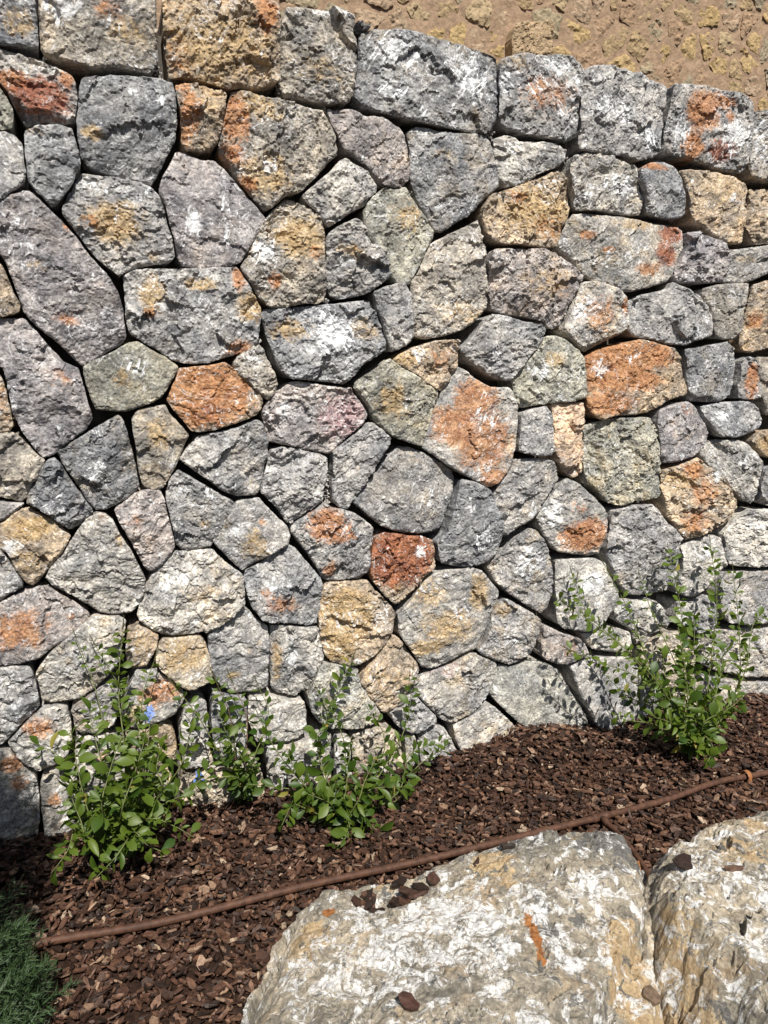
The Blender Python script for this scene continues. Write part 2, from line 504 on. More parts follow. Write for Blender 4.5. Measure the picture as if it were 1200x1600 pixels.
    for k, (dd, ff) in enumerate(((0.012, 0.5), (0.035, 0.75), (0.30 * depth + 0.03, 0.9), (depth, 1.0))):
        sc = 1 + (flare - 1) * ff
        jit = 1 + 0.03 * fbm(np.column_stack([o * 14, np.full(M, seed + k * 3.3)]), 3)[:, None] * (k > 0)
        V.append(np.column_stack([o * sc * jit, hb * (1 - ff) + (-dd)]))
    V = np.vstack(V)
    i = np.arange(M); j = (i + 1) % M
    A = F0
    x = V[:, :2]
    ar = (x[A[:, 1], 0] - x[A[:, 0], 0]) * (x[A[:, 2], 1] - x[A[:, 0], 1]) - (x[A[:, 2], 0] - x[A[:, 0], 0]) * (x[A[:, 1], 1] - x[A[:, 0], 1])
    A[ar < 0] = A[ar < 0][:, ::-1]
    F = [A]
    ccw = (o[:, 0] * np.roll(o[:, 1], -1) - np.roll(o[:, 0], -1) * o[:, 1]).sum() > 0
    prev = 0
    for k in range(4):
        nx = n0 + k * M
        a, b_, cc, dd = prev + i, prev + j, nx + i, nx + j
        f1 = np.column_stack([a, cc, b_]); f2 = np.column_stack([b_, cc, dd])
        if not ccw: f1 = f1[:, ::-1]; f2 = f2[:, ::-1]
        F += [f1, f2]; prev = nx
    return V, np.vstack(F), c

BASE = dict(blu=(.315, .32, .325), gry=(.365, .36, .35), wrm=(.40, .37, .32), tan=(.47, .385, .285), pnk=(.41, .375, .355),
            pur=(.355, .335, .335), pal=(.475, .46, .425), grn=(.37, .365, .31), grn2=(.44, .435, .39), snd=(.58, .44, .32),
            snd2=(.52, .46, .37), drk=(.15, .15, .15))

def stains(ab, patches):
    A = np.zeros((len(ab), 3)); B = np.zeros((len(ab), 3))
    for (k, u, z, ru, rz, s) in patches:
        r = np.sqrt(((ab[:, 0] - u) / ru) ** 2 + ((ab[:, 1] - z) / rz) ** 2)
        f = s * np.clip(1.45 - r * 0.95, 0, 1)
        T, i = {'r': (A, 0), 'o': (A, 1), 'w': (A, 2), 'd': (B, 0), 'p': (B, 1), 'g': (B, 1)}[k]
        T[:, i] = np.maximum(T[:, i], f)
    return A, B

def build_rock(name, parent, V, F, c, base, patches, mat, frame, origin2=None, smooth=False):
    """frame = (origin, axis_a, axis_b, axis_h)"""
    O, ax, bx, hx = frame
    loc = O + ax * c[0] + bx * c[1]
    co = V[:, :1] * ax + V[:, 1:2] * bx + V[:, 2:3] * hx
    me = mesh_from(name, co, F, mat, smooth)
    A, B = stains(V[:, :2] + c, patches)
    vcol(me, 'base', np.tile(np.array(base), (len(V), 1)))
    vcol(me, 'stain_a', A); vcol(me, 'stain_b', B)
    return link(name, me, parent, loc)

WALL_FRAME = (WO, WD, UP, WN)
wall = empty('stone_wall', W(0.2, 0.0))
tag(wall, 'tall dry laid wall of grey and rust coloured polygonal stones with a sloping coping course', 'wall')

STONES = [
('blu', [(-1.253,2.7),(-1.068,2.713),(-1.075,2.609),(-1.072,2.542),(-1.074,2.481),(-1.125,2.47),(-1.175,2.469),(-1.272,2.471)], [('o',-1.121,2.534,0.051,0.042,0.6)]),
('wrm', [(-1.055,2.713),(-0.904,2.715),(-0.736,2.715),(-0.739,2.665),(-0.738,2.559),(-0.739,2.496),(-0.758,2.461),(-0.801,2.462),(-0.865,2.462),(-0.937,2.448),(-0.99,2.46),(-1.061,2.472),(-1.069,2.483),(-1.065,2.611)], [('w',-0.998,2.596,0.061,0.043,0.8),('r',-0.875,2.608,0.045,0.031,0.6),('o',-0.823,2.564,0.074,0.044,0.5),('w',-0.877,2.573,0.045,0.035,0.5)]),
('tan', [(-0.718,2.711),(-0.571,2.722),(-0.412,2.724),(-0.367,2.718),(-0.357,2.692),(-0.361,2.616),(-0.36,2.541),(-0.362,2.485),(-0.429,2.463),(-0.521,2.445),(-0.561,2.447),(-0.64,2.464),(-0.71,2.447),(-0.715,2.49),(-0.719,2.58)], [('r',-0.403,2.675,0.037,0.052,1),('o',-0.557,2.568,0.183,0.11,0.6),('r',-0.686,2.513,0.048,0.073,0.4)]),
('wrm', [(-0.333,2.718),(-0.223,2.729),(-0.135,2.728),(-0.102,2.72),(-0.113,2.673),(-0.1,2.646),(-0.103,2.557),(-0.113,2.477),(-0.126,2.455),(-0.183,2.442),(-0.249,2.443),(-0.292,2.45),(-0.345,2.45),(-0.355,2.484),(-0.352,2.618),(-0.347,2.675)], [('w',-0.179,2.721,0.089,0.023,0.7),('o',-0.225,2.54,0.1,0.058,0.4)]),
('drk', [(-0.1,2.707),(-0.073,2.717),(-0.046,2.7),(-0.057,2.69),(-0.087,2.674),(-0.1,2.679)], []),
('blu', [(-0.091,2.657),(-0.08,2.675),(-0.046,2.692),(0.012,2.697),(0.093,2.703),(0.238,2.701),(0.338,2.696),(0.414,2.693),(0.446,2.682),(0.445,2.634),(0.441,2.569),(0.435,2.526),(0.421,2.459),(0.408,2.426),(0.383,2.408),(0.331,2.41),(0.242,2.411),(0.119,2.418),(0,2.43),(-0.023,2.431),(-0.081,2.445),(-0.108,2.477),(-0.101,2.528),(-0.094,2.598)], [('w',0.023,2.635,0.106,0.06,0.7),('w',0.315,2.595,0.115,0.093,0.7),('w',0.023,2.504,0.059,0.04,0.6),('w',0.155,2.449,0.037,0.025,0.7)]),
('gry', [(0.449,2.672),(0.493,2.691),(0.524,2.7),(0.626,2.706),(0.722,2.712),(0.757,2.688),(0.772,2.662),(0.767,2.59),(0.772,2.501),(0.763,2.45),(0.722,2.423),(0.665,2.421),(0.582,2.43),(0.501,2.436),(0.46,2.449),(0.441,2.473),(0.444,2.548),(0.447,2.623)], [('r',0.631,2.572,0.111,0.076,0.55),('o',0.507,2.664,0.066,0.032,0.5),('w',0.669,2.665,0.069,0.032,0.8),('w',0.727,2.607,0.042,0.066,0.6),('w',0.469,2.594,0.032,0.064,0.6)]),
('gry', [(0.783,2.676),(0.822,2.693),(0.893,2.707),(0.982,2.708),(1.057,2.701),(1.15,2.693),(1.198,2.685),(1.198,2.645),(1.185,2.562),(1.179,2.478),(1.17,2.434),(1.14,2.412),(1.079,2.394),(0.971,2.397),(0.867,2.398),(0.794,2.399),(0.779,2.422),(0.782,2.525),(0.783,2.614)], [('w',0.917,2.552,0.119,0.05,0.7),('w',1.119,2.483,0.037,0.058,0.6),('w',0.853,2.646,0.058,0.033,0.5)]),
('gry', [(1.213,2.689),(1.292,2.7),(1.405,2.705),(1.539,2.701),(1.628,2.676),(1.639,2.64),(1.64,2.566),(1.642,2.479),(1.631,2.415),(1.605,2.399),(1.5,2.404),(1.365,2.42),(1.234,2.429),(1.188,2.436),(1.187,2.491),(1.197,2.575),(1.21,2.647)], [('r',1.365,2.607,0.079,0.071,1.1),('r',1.443,2.658,0.073,0.029,0.9),('r',1.327,2.47,0.046,0.053,1),('d',1.477,2.474,0.074,0.044,0.9),('w',1.265,2.523,0.051,0.071,0.7),('w',1.539,2.53,0.086,0.085,0.8),('r',1.509,2.6,0.02,0.029,0.9)]),
('gry', [(1.648,2.649),(1.717,2.663),(1.935,2.664),(2.088,2.656),(2.127,2.369),(1.86,2.372),(1.731,2.376),(1.669,2.39),(1.648,2.424),(1.645,2.517),(1.647,2.592)], [('w',1.696,2.535,0.053,0.099,0.6)]),
('gry', [(-1.255,2.477),(-1.175,2.462),(-1.135,2.456),(-1.077,2.444),(-1.017,2.435),(-0.988,2.422),(-0.978,2.4),(-0.976,2.365),(-0.984,2.32),(-0.988,2.293),(-1.018,2.284),(-1.08,2.277),(-1.123,2.268),(-1.138,2.293),(-1.15,2.317),(-1.167,2.353),(-1.182,2.373),(-1.257,2.46)], [('d',-1.075,2.344,0.079,0.053,1),('r',-1.157,2.38,0.042,0.026,1),('r',-1.002,2.406,0.021,0.025,1),('w',-1.095,2.428,0.069,0.024,0.4)]),
('grn', [(-1.26,2.413),(-1.183,2.359),(-1.168,2.337),(-1.154,2.308),(-1.155,2.264),(-1.16,2.25),(-1.192,2.248),(-1.274,2.245)], []),
('blu', [(-0.96,2.42),(-0.921,2.424),(-0.857,2.44),(-0.802,2.446),(-0.745,2.448),(-0.698,2.442),(-0.692,2.402),(-0.69,2.328),(-0.696,2.281),(-0.711,2.251),(-0.736,2.207),(-0.757,2.167),(-0.774,2.141),(-0.798,2.141),(-0.864,2.153),(-0.918,2.163),(-0.954,2.167),(-0.976,2.195),(-0.982,2.24),(-0.983,2.285),(-0.976,2.348),(-0.97,2.384)], [('o',-0.939,2.268,0.029,0.022,0.9),('w',-0.739,2.387,0.038,0.026,0.5),('w',-0.791,2.289,0.048,0.019,0.4)]),
('tan', [(-0.691,2.433),(-0.66,2.443),(-0.601,2.443),(-0.552,2.439),(-0.534,2.428),(-0.539,2.393),(-0.545,2.355),(-0.558,2.309),(-0.568,2.276),(-0.588,2.26),(-0.629,2.248),(-0.664,2.248),(-0.679,2.264),(-0.679,2.311),(-0.681,2.357),(-0.689,2.402)], [('r',-0.654,2.342,0.036,0.075,0.9),('r',-0.67,2.433,0.027,0.019,0.9),('o',-0.583,2.397,0.044,0.047,0.4)]),
('wrm', [(-0.518,2.44),(-0.481,2.45),(-0.43,2.44),(-0.377,2.439),(-0.314,2.439),(-0.26,2.422),(-0.216,2.42),(-0.19,2.383),(-0.172,2.349),(-0.159,2.306),(-0.162,2.29),(-0.196,2.262),(-0.241,2.211),(-0.286,2.166),(-0.32,2.147),(-0.363,2.129),(-0.396,2.096),(-0.418,2.088),(-0.439,2.107),(-0.47,2.13),(-0.5,2.166),(-0.529,2.216),(-0.559,2.248),(-0.566,2.27),(-0.556,2.315),(-0.54,2.365),(-0.529,2.404)], [('r',-0.508,2.359,0.045,0.076,1),('r',-0.518,2.252,0.045,0.039,0.9),('o',-0.441,2.406,0.095,0.048,0.7),('o',-0.415,2.194,0.097,0.069,0.7),('r',-0.479,2.159,0.034,0.032,0.8),('w',-0.404,2.225,0.03,0.032,0.8)]),
('pnk', [(-0.198,2.43),(-0.16,2.431),(-0.127,2.435),(-0.07,2.418),(0,2.42),(0.059,2.396),(0.078,2.373),(0.091,2.316),(0.096,2.264),(0.091,2.232),(0.067,2.204),(0.036,2.197),(0,2.202),(-0.024,2.221),(-0.059,2.263),(-0.105,2.29),(-0.139,2.302),(-0.157,2.327),(-0.172,2.359),(-0.188,2.387)], []),
('blu', [(0.083,2.386),(0.119,2.407),(0.148,2.41),(0.193,2.401),(0.293,2.402),(0.383,2.408),(0.418,2.377),(0.429,2.33),(0.447,2.276),(0.453,2.244),(0.427,2.219),(0.388,2.189),(0.337,2.134),(0.273,2.096),(0.23,2.066),(0.21,2.069),(0.176,2.11),(0.133,2.172),(0.108,2.223),(0.096,2.275),(0.098,2.327),(0.091,2.358)], [('w',0.272,2.151,0.091,0.039,0.5),('o',0.219,2.33,0.05,0.026,0.3)]),
('pal', [(0.435,2.407),(0.475,2.422),(0.515,2.422),(0.534,2.407),(0.597,2.409),(0.666,2.415),(0.7,2.409),(0.731,2.392),(0.724,2.36),(0.697,2.33),(0.628,2.305),(0.588,2.278),(0.534,2.251),(0.48,2.242),(0.452,2.266),(0.446,2.314),(0.434,2.363)], [('w',0.503,2.381,0.067,0.033,0.5)]),
('pal', [(0.766,2.38),(0.824,2.393),(0.911,2.402),(0.956,2.395),(1.034,2.373),(1.066,2.359),(1.078,2.32),(1.102,2.279),(1.12,2.251),(1.114,2.195),(1.061,2.191),(0.939,2.193),(0.834,2.189),(0.79,2.193),(0.779,2.239),(0.766,2.272),(0.755,2.329)], [('w',0.993,2.293,0.092,0.047,0.8),('w',0.842,2.326,0.074,0.057,0.4)]),
('blu', [(1.077,2.367),(1.125,2.391),(1.188,2.402),(1.229,2.399),(1.27,2.379),(1.296,2.333),(1.313,2.285),(1.324,2.236),(1.317,2.204),(1.269,2.187),(1.204,2.19),(1.13,2.201),(1.12,2.244),(1.101,2.291),(1.077,2.324)], [('r',1.136,2.378,0.069,0.017,0.9)]),
('tan', [(1.289,2.381),(1.334,2.39),(1.434,2.395),(1.571,2.384),(1.651,2.358),(1.664,2.341),(1.653,2.276),(1.661,2.199),(1.657,2.134),(1.634,2.117),(1.58,2.121),(1.509,2.137),(1.42,2.176),(1.368,2.19),(1.347,2.238),(1.335,2.299),(1.312,2.347)], [('w',1.356,2.326,0.053,0.049,0.4),('o',1.509,2.315,0.121,0.075,0.5)]),
('tan', [(1.674,2.347),(1.752,2.349),(2.012,2.359),(2.044,2.106),(1.777,2.129),(1.723,2.12),(1.695,2.15),(1.668,2.2),(1.663,2.277)], []),
('gry', [(-1.274,2.242),(-1.192,2.246),(-1.159,2.241),(-1.138,2.219),(-1.134,2.188),(-1.136,2.161),(-1.131,2.135),(-1.138,2.107),(-1.152,2.094),(-1.174,2.077),(-1.198,2.054),(-1.292,2.023)], [('w',-1.169,2.21,0.031,0.025,0.6)]),
('blu', [(-1.128,2.25),(-1.098,2.264),(-1.054,2.273),(-1.028,2.276),(-0.998,2.274),(-0.989,2.239),(-0.98,2.195),(-0.979,2.171),(-0.995,2.148),(-1.008,2.11),(-1.031,2.081),(-1.055,2.051),(-1.069,2.045),(-1.085,2.063),(-1.11,2.087),(-1.126,2.109),(-1.128,2.144),(-1.129,2.188)], [('o',-1.09,2.254,0.044,0.018,0.3)]),
('gry', [(-0.988,2.149),(-0.973,2.156),(-0.937,2.15),(-0.883,2.144),(-0.817,2.139),(-0.78,2.125),(-0.756,2.105),(-0.744,2.068),(-0.733,2.02),(-0.719,1.973),(-0.714,1.924),(-0.732,1.904),(-0.772,1.897),(-0.831,1.882),(-0.87,1.867),(-0.886,1.852),(-0.902,1.865),(-0.943,1.895),(-0.969,1.928),(-0.994,1.964),(-1.019,1.999),(-1.039,2.025),(-1.041,2.043),(-1.022,2.082),(-1.006,2.11)], [('o',-0.89,2.009,0.085,0.066,0.85),('r',-0.964,2.003,0.026,0.026,0.5),('w',-0.957,2.124,0.046,0.022,0.6),('o',-0.78,1.92,0.027,0.019,0.5)]),
('pur', [(-0.694,2.243),(-0.668,2.244),(-0.62,2.226),(-0.579,2.227),(-0.546,2.201),(-0.506,2.156),(-0.47,2.12),(-0.429,2.079),(-0.417,2.064),(-0.434,2.033),(-0.463,1.99),(-0.486,1.948),(-0.508,1.913),(-0.561,1.897),(-0.633,1.889),(-0.693,1.896),(-0.706,1.925),(-0.715,1.973),(-0.727,2.021),(-0.738,2.078),(-0.755,2.118),(-0.74,2.163),(-0.713,2.209)], [('w',-0.654,2.026,0.028,0.043,0.9),('w',-0.551,2.054,0.017,0.099,0.7)]),
('pur', [(-1.144,2.091),(-1.127,2.089),(-1.095,2.057),(-1.045,2.006),(-1.003,1.959),(-0.97,1.909),(-0.926,1.864),(-0.892,1.807),(-0.881,1.759),(-0.878,1.71),(-0.874,1.671),(-0.891,1.646),(-0.931,1.624),(-0.97,1.596),(-1.012,1.575),(-1.035,1.599),(-1.069,1.637),(-1.112,1.674),(-1.145,1.706),(-1.165,1.733),(-1.178,1.785),(-1.203,1.873),(-1.218,1.903),(-1.286,1.893),(-1.276,2.015),(-1.207,2.051)], [('r',-1.046,1.715,0.037,0.019,0.7),('o',-1.116,1.872,0.036,0.026,0.4),('w',-1.16,1.988,0.043,0.029,0.4),('r',-1.028,1.998,0.011,0.026,0.6)]),
('tan', [(-1.302,1.892),(-1.22,1.879),(-1.208,1.849),(-1.192,1.794),(-1.173,1.757),(-1.178,1.735),(-1.197,1.725),(-1.232,1.716),(-1.318,1.706)], []),
('gry', [(-0.876,1.857),(-0.831,1.878),(-0.763,1.882),(-0.684,1.883),(-0.623,1.89),(-0.571,1.897),(-0.519,1.9),(-0.499,1.866),(-0.462,1.812),(-0.441,1.776),(-0.445,1.734),(-0.452,1.692),(-0.458,1.649),(-0.506,1.627),(-0.56,1.61),(-0.624,1.59),(-0.696,1.587),(-0.736,1.599),(-0.775,1.627),(-0.823,1.652),(-0.864,1.681),(-0.874,1.72),(-0.872,1.779)], [('o',-0.792,1.802,0.039,0.055,1),('r',-0.799,1.742,0.024,0.02,0.6),('o',-0.641,1.839,0.058,0.02,0.8),('r',-0.516,1.865,0.021,0.041,0.8),('o',-0.48,1.774,0.043,0.046,1.1),('r',-0.517,1.638,0.047,0.029,0.9),('w',-0.768,1.763,0.028,0.02,0.7)]),
('pur', [(-1.335,1.696),(-1.232,1.714),(-1.166,1.716),(-1.138,1.683),(-1.106,1.636),(-1.063,1.588),(-1.024,1.569),(-1.015,1.53),(-1.005,1.48),(-0.995,1.436),(-0.991,1.41),(-1.011,1.38),(-1.051,1.35),(-1.09,1.321),(-1.11,1.301),(-1.142,1.292),(-1.163,1.319),(-1.196,1.373),(-1.218,1.432),(-1.226,1.519),(-1.234,1.567),(-1.34,1.641)], [('r',-1.076,1.539,0.046,0.039,0.35)]),
('tan', [(-1.342,1.613),(-1.245,1.548),(-1.234,1.5),(-1.226,1.442),(-1.221,1.393),(-1.231,1.376),(-1.258,1.372),(-1.362,1.367)], [('r',-1.242,1.461,0.018,0.048,0.5)]),
('wrm', [(-0.346,2.134),(-0.32,2.133),(-0.287,2.115),(-0.243,2.098),(-0.221,2.059),(-0.213,2.007),(-0.216,1.955),(-0.216,1.902),(-0.213,1.838),(-0.22,1.806),(-0.248,1.794),(-0.304,1.792),(-0.36,1.779),(-0.415,1.777),(-0.437,1.797),(-0.468,1.837),(-0.498,1.876),(-0.508,1.9),(-0.486,1.938),(-0.47,1.98),(-0.441,2.026),(-0.419,2.064),(-0.386,2.097)], [('o',-0.311,2.011,0.09,0.062,1),('r',-0.396,1.861,0.022,0.033,0.8),('w',-0.432,1.952,0.054,0.051,0.7),('r',-0.256,1.963,0.034,0.025,0.5)]),
('pal', [(-0.293,2.145),(-0.253,2.179),(-0.196,2.229),(-0.158,2.27),(-0.135,2.28),(-0.105,2.265),(-0.066,2.254),(-0.047,2.223),(-0.028,2.195),(-0.036,2.172),(-0.059,2.155),(-0.071,2.129),(-0.118,2.108),(-0.164,2.073),(-0.199,2.052),(-0.214,2.059),(-0.232,2.089),(-0.265,2.113),(-0.287,2.131)], []),
('gry', [(-0.199,2.035),(-0.153,2.064),(-0.099,2.089),(-0.076,2.08),(-0.048,2.046),(-0.019,2.01),(0.012,1.958),(0.032,1.915),(0.019,1.893),(-0.024,1.862),(-0.072,1.834),(-0.12,1.823),(-0.167,1.814),(-0.199,1.828),(-0.212,1.87),(-0.216,1.902),(-0.209,1.955),(-0.211,1.997)], [('o',-0.119,1.971,0.052,0.034,0.6),('w',-0.131,1.949,0.047,0.026,0.6)]),
('grn', [(0,2.196),(0.048,2.196),(0.084,2.206),(0.096,2.179),(0.134,2.139),(0.171,2.099),(0.197,2.068),(0.192,2.041),(0.167,2),(0.148,1.955),(0.123,1.909),(0.103,1.879),(0.086,1.872),(0.049,1.883),(0.029,1.915),(0.012,1.958),(-0.024,1.999),(-0.053,2.029),(-0.071,2.07),(-0.076,2.112),(-0.059,2.145),(-0.031,2.172)], [('o',0.085,2.103,0.069,0.06,0.6)]),
('wrm', [(0.377,2.121),(0.39,2.1),(0.397,2.06),(0.406,1.992),(0.416,1.924),(0.421,1.855),(0.417,1.804),(0.372,1.76),(0.319,1.724),(0.24,1.699),(0.163,1.685),(0.13,1.696),(0.119,1.752),(0.111,1.819),(0.111,1.886),(0.135,1.921),(0.16,1.977),(0.185,2.023),(0.223,2.043),(0.273,2.069),(0.338,2.1)], [('o',0.318,1.782,0.107,0.046,0.5),('w',0.249,1.972,0.031,0.031,0.4)]),
('tan', [(0.712,2.327),(0.735,2.315),(0.757,2.283),(0.774,2.227),(0.781,2.192),(0.763,2.144),(0.737,2.095),(0.71,2.046),(0.667,2.039),(0.583,2.045),(0.5,2.039),(0.432,2.051),(0.399,2.082),(0.382,2.126),(0.386,2.16),(0.414,2.207),(0.454,2.221),(0.52,2.245),(0.588,2.278),(0.643,2.295),(0.684,2.315)], [('r',0.522,2.205,0.049,0.027,0.6),('o',0.62,2.168,0.171,0.102,0.8),('r',0.678,2.114,0.086,0.051,0.5)]),
('pal', [(0.791,2.174),(0.835,2.18),(0.939,2.179),(1.062,2.179),(1.157,2.174),(1.254,2.169),(1.331,2.16),(1.342,2.138),(1.343,2.087),(1.314,2.042),(1.3,2.009),(1.286,1.97),(1.256,1.943),(1.176,1.919),(1.081,1.897),(1.018,1.894),(0.939,1.92),(0.862,1.952),(0.83,1.982),(0.799,2.016),(0.739,2.048),(0.732,2.071),(0.759,2.12)], [('d',1.273,2.133,0.059,0.035,1.1),('d',1.247,2.056,0.052,0.05,1),('r',0.854,2.103,0.036,0.019,0.9),('r',0.953,2.05,0.031,0.014,0.8),('o',1.095,2.157,0.095,0.029,0.7),('r',1.155,1.988,0.071,0.025,0.7),('w',1.01,2.029,0.125,0.061,0.5)]),
('pur', [(1.348,2.146),(1.405,2.147),(1.492,2.13),(1.556,2.114),(1.569,2.089),(1.564,2.037),(1.558,1.984),(1.543,1.957),(1.458,1.945),(1.406,1.95),(1.355,1.943),(1.297,1.958),(1.301,1.996),(1.33,2.049),(1.347,2.088)], []),
('gry', [(1.573,2.089),(1.653,2.1),(1.778,2.118),(2.043,2.119),(2.055,2.024),(1.79,2.01),(1.721,1.974),(1.668,1.958),(1.596,1.96),(1.55,1.957),(1.561,1.997),(1.57,2.05)], [('o',1.658,2.055,0.054,0.021,0.5)]),
('pnk', [(0.427,2.016),(0.514,2.024),(0.625,2.034),(0.711,2.023),(0.786,1.987),(0.838,1.946),(0.828,1.909),(0.801,1.86),(0.78,1.798),(0.753,1.753),(0.718,1.737),(0.665,1.758),(0.578,1.784),(0.494,1.788),(0.452,1.803),(0.432,1.856),(0.424,1.925),(0.415,1.97)], [('o',0.687,1.915,0.132,0.071,0.45),('r',0.747,1.882,0.035,0.048,0.4),('w',0.488,1.974,0.069,0.034,0.4)]),
('pal', [(0.848,1.923),(0.893,1.93),(0.955,1.923),(1.034,1.895),(1.061,1.871),(1.074,1.808),(1.074,1.758),(1.044,1.731),(0.968,1.699),(0.892,1.665),(0.872,1.652),(0.831,1.676),(0.784,1.705),(0.753,1.736),(0.781,1.786),(0.807,1.848),(0.829,1.897)], [('r',0.915,1.803,0.093,0.086,0.55),('w',0.838,1.825,0.076,0.073,0.6),('r',1.047,1.833,0.016,0.04,0.9)]),
('gry', [(1.077,1.859),(1.13,1.886),(1.209,1.902),(1.264,1.918),(1.279,1.944),(1.313,1.928),(1.393,1.898),(1.448,1.861),(1.493,1.823),(1.515,1.771),(1.502,1.73),(1.443,1.715),(1.36,1.687),(1.292,1.691),(1.191,1.709),(1.109,1.72),(1.082,1.745),(1.072,1.796)], [('w',1.32,1.765,0.119,0.036,0.4)]),
('wrm', [(1.442,1.926),(1.51,1.942),(1.614,1.955),(1.714,1.965),(1.698,1.911),(1.678,1.857),(1.678,1.789),(1.666,1.734),(1.631,1.72),(1.566,1.718),(1.53,1.723),(1.514,1.784),(1.484,1.849),(1.437,1.9)], []),
('tan', [(1.723,1.952),(1.794,1.977),(2.06,1.983),(2.093,1.731),(1.827,1.683),(1.736,1.662),(1.698,1.672),(1.683,1.707),(1.687,1.776),(1.704,1.857)], [('r',1.75,1.805,0.044,0.038,0.8)]),
('blu', [(-0.428,1.772),(-0.371,1.779),(-0.282,1.786),(-0.19,1.798),(-0.096,1.811),(-0.044,1.82),(-0.024,1.781),(0,1.726),(0.02,1.671),(0.012,1.641),(-0.025,1.625),(-0.085,1.59),(-0.122,1.549),(-0.158,1.522),(-0.217,1.529),(-0.286,1.535),(-0.343,1.539),(-0.376,1.565),(-0.398,1.608),(-0.418,1.671),(-0.432,1.724),(-0.438,1.751)], [('o',-0.351,1.705,0.079,0.038,0.6),('o',-0.073,1.713,0.061,0.04,0.6),('w',-0.191,1.699,0.083,0.087,0.8),('w',-0.262,1.632,0.081,0.033,0.5)]),
('gry', [(-0.036,1.846),(0.012,1.866),(0.078,1.885),(0.104,1.846),(0.111,1.797),(0.119,1.741),(0.125,1.702),(0.105,1.672),(0.062,1.649),(0.03,1.637),(0.017,1.671),(0,1.737),(-0.024,1.792)], []),
('tan', [(0.04,1.61),(0.062,1.631),(0.125,1.657),(0.202,1.681),(0.301,1.688),(0.304,1.653),(0.303,1.595),(0.282,1.559),(0.256,1.524),(0.238,1.498),(0.217,1.505),(0.178,1.528),(0.126,1.563),(0.075,1.587)], [('r',0.229,1.617,0.066,0.046,0.5),('o',0.087,1.615,0.051,0.027,0.9),('w',0.138,1.632,0.026,0.032,0.7)]),
('gry', [(0.439,1.786),(0.494,1.783),(0.579,1.762),(0.65,1.757),(0.68,1.734),(0.673,1.697),(0.64,1.66),(0.598,1.623),(0.557,1.573),(0.516,1.537),(0.487,1.536),(0.431,1.56),(0.362,1.6),(0.313,1.637),(0.307,1.654),(0.346,1.69),(0.386,1.737)], [('w',0.443,1.632,0.033,0.048,0.6)]),
('grn', [(0.675,1.709),(0.725,1.713),(0.77,1.699),(0.832,1.656),(0.864,1.627),(0.871,1.551),(0.877,1.5),(0.869,1.469),(0.812,1.454),(0.737,1.45),(0.663,1.445),(0.59,1.431),(0.567,1.446),(0.554,1.5),(0.538,1.544),(0.562,1.573),(0.612,1.623),(0.654,1.672)], [('o',0.714,1.624,0.059,0.034,0.6),('w',0.658,1.574,0.041,0.054,0.6),('w',0.806,1.563,0.061,0.05,0.4)]),
('tan', [(0.873,1.634),(0.939,1.666),(1.031,1.685),(1.126,1.708),(1.175,1.699),(1.259,1.685),(1.327,1.673),(1.358,1.634),(1.376,1.581),(1.402,1.514),(1.412,1.478),(1.36,1.473),(1.293,1.46),(1.228,1.425),(1.18,1.407),(1.114,1.4),(1.018,1.396),(0.955,1.378),(0.907,1.402),(0.883,1.436),(0.878,1.526)], [('r',1.005,1.603,0.177,0.114,1.2),('r',1.179,1.644,0.133,0.057,0.9),('r',0.983,1.448,0.129,0.052,1),('r',1.138,1.539,0.099,0.039,1),('w',0.943,1.59,0.056,0.041,0.7),('w',1.083,1.63,0.039,0.021,0.7)]),
('blu', [(1.375,1.674),(1.429,1.68),(1.533,1.699),(1.621,1.711),(1.649,1.679),(1.667,1.611),(1.665,1.528),(1.655,1.478),(1.609,1.458),(1.52,1.45),(1.432,1.454),(1.403,1.5),(1.386,1.581)], [('w',1.488,1.609,0.071,0.038,0.4)]),
('gry', [(1.683,1.633),(1.719,1.648),(1.764,1.64),(1.785,1.584),(1.802,1.5),(1.794,1.466),(1.739,1.458),(1.682,1.466),(1.676,1.528),(1.681,1.583)], [('r',1.748,1.542,0.037,0.07,1.1)]),
('wrm', [(1.782,1.649),(1.831,1.646),(2.104,1.645),(2.134,1.412),(1.86,1.386),(1.836,1.429),(1.809,1.5),(1.792,1.584)], []),
('grn', [(-1.009,1.575),(-0.97,1.596),(-0.921,1.62),(-0.872,1.651),(-0.842,1.656),(-0.804,1.632),(-0.756,1.607),(-0.721,1.579),(-0.722,1.562),(-0.739,1.537),(-0.756,1.51),(-0.772,1.483),(-0.803,1.463),(-0.853,1.443),(-0.893,1.431),(-0.932,1.435),(-0.979,1.44),(-0.991,1.47),(-1.003,1.52),(-1.01,1.55)], [('o',-0.893,1.54,0.031,0.036,0.6),('w',-0.846,1.581,0.049,0.036,0.6),('w',-0.904,1.58,0.023,0.024,0.4)]),
('tan', [(-0.717,1.572),(-0.666,1.577),(-0.614,1.584),(-0.571,1.593),(-0.55,1.578),(-0.519,1.547),(-0.477,1.511),(-0.449,1.483),(-0.446,1.457),(-0.458,1.424),(-0.502,1.403),(-0.557,1.386),(-0.611,1.368),(-0.664,1.363),(-0.689,1.369),(-0.714,1.406),(-0.743,1.438),(-0.762,1.469),(-0.744,1.51),(-0.729,1.541)], [('r',-0.628,1.489,0.139,0.105,1.2),('d',-0.63,1.426,0.064,0.042,0.5),('w',-0.478,1.468,0.026,0.034,0.6)]),
('wrm', [(-0.539,1.595),(-0.517,1.621),(-0.484,1.643),(-0.451,1.654),(-0.436,1.639),(-0.42,1.597),(-0.399,1.554),(-0.388,1.522),(-0.4,1.489),(-0.428,1.467),(-0.456,1.489),(-0.488,1.521),(-0.519,1.547),(-0.538,1.568)], [('w',-0.464,1.596,0.035,0.025,0.5)]),
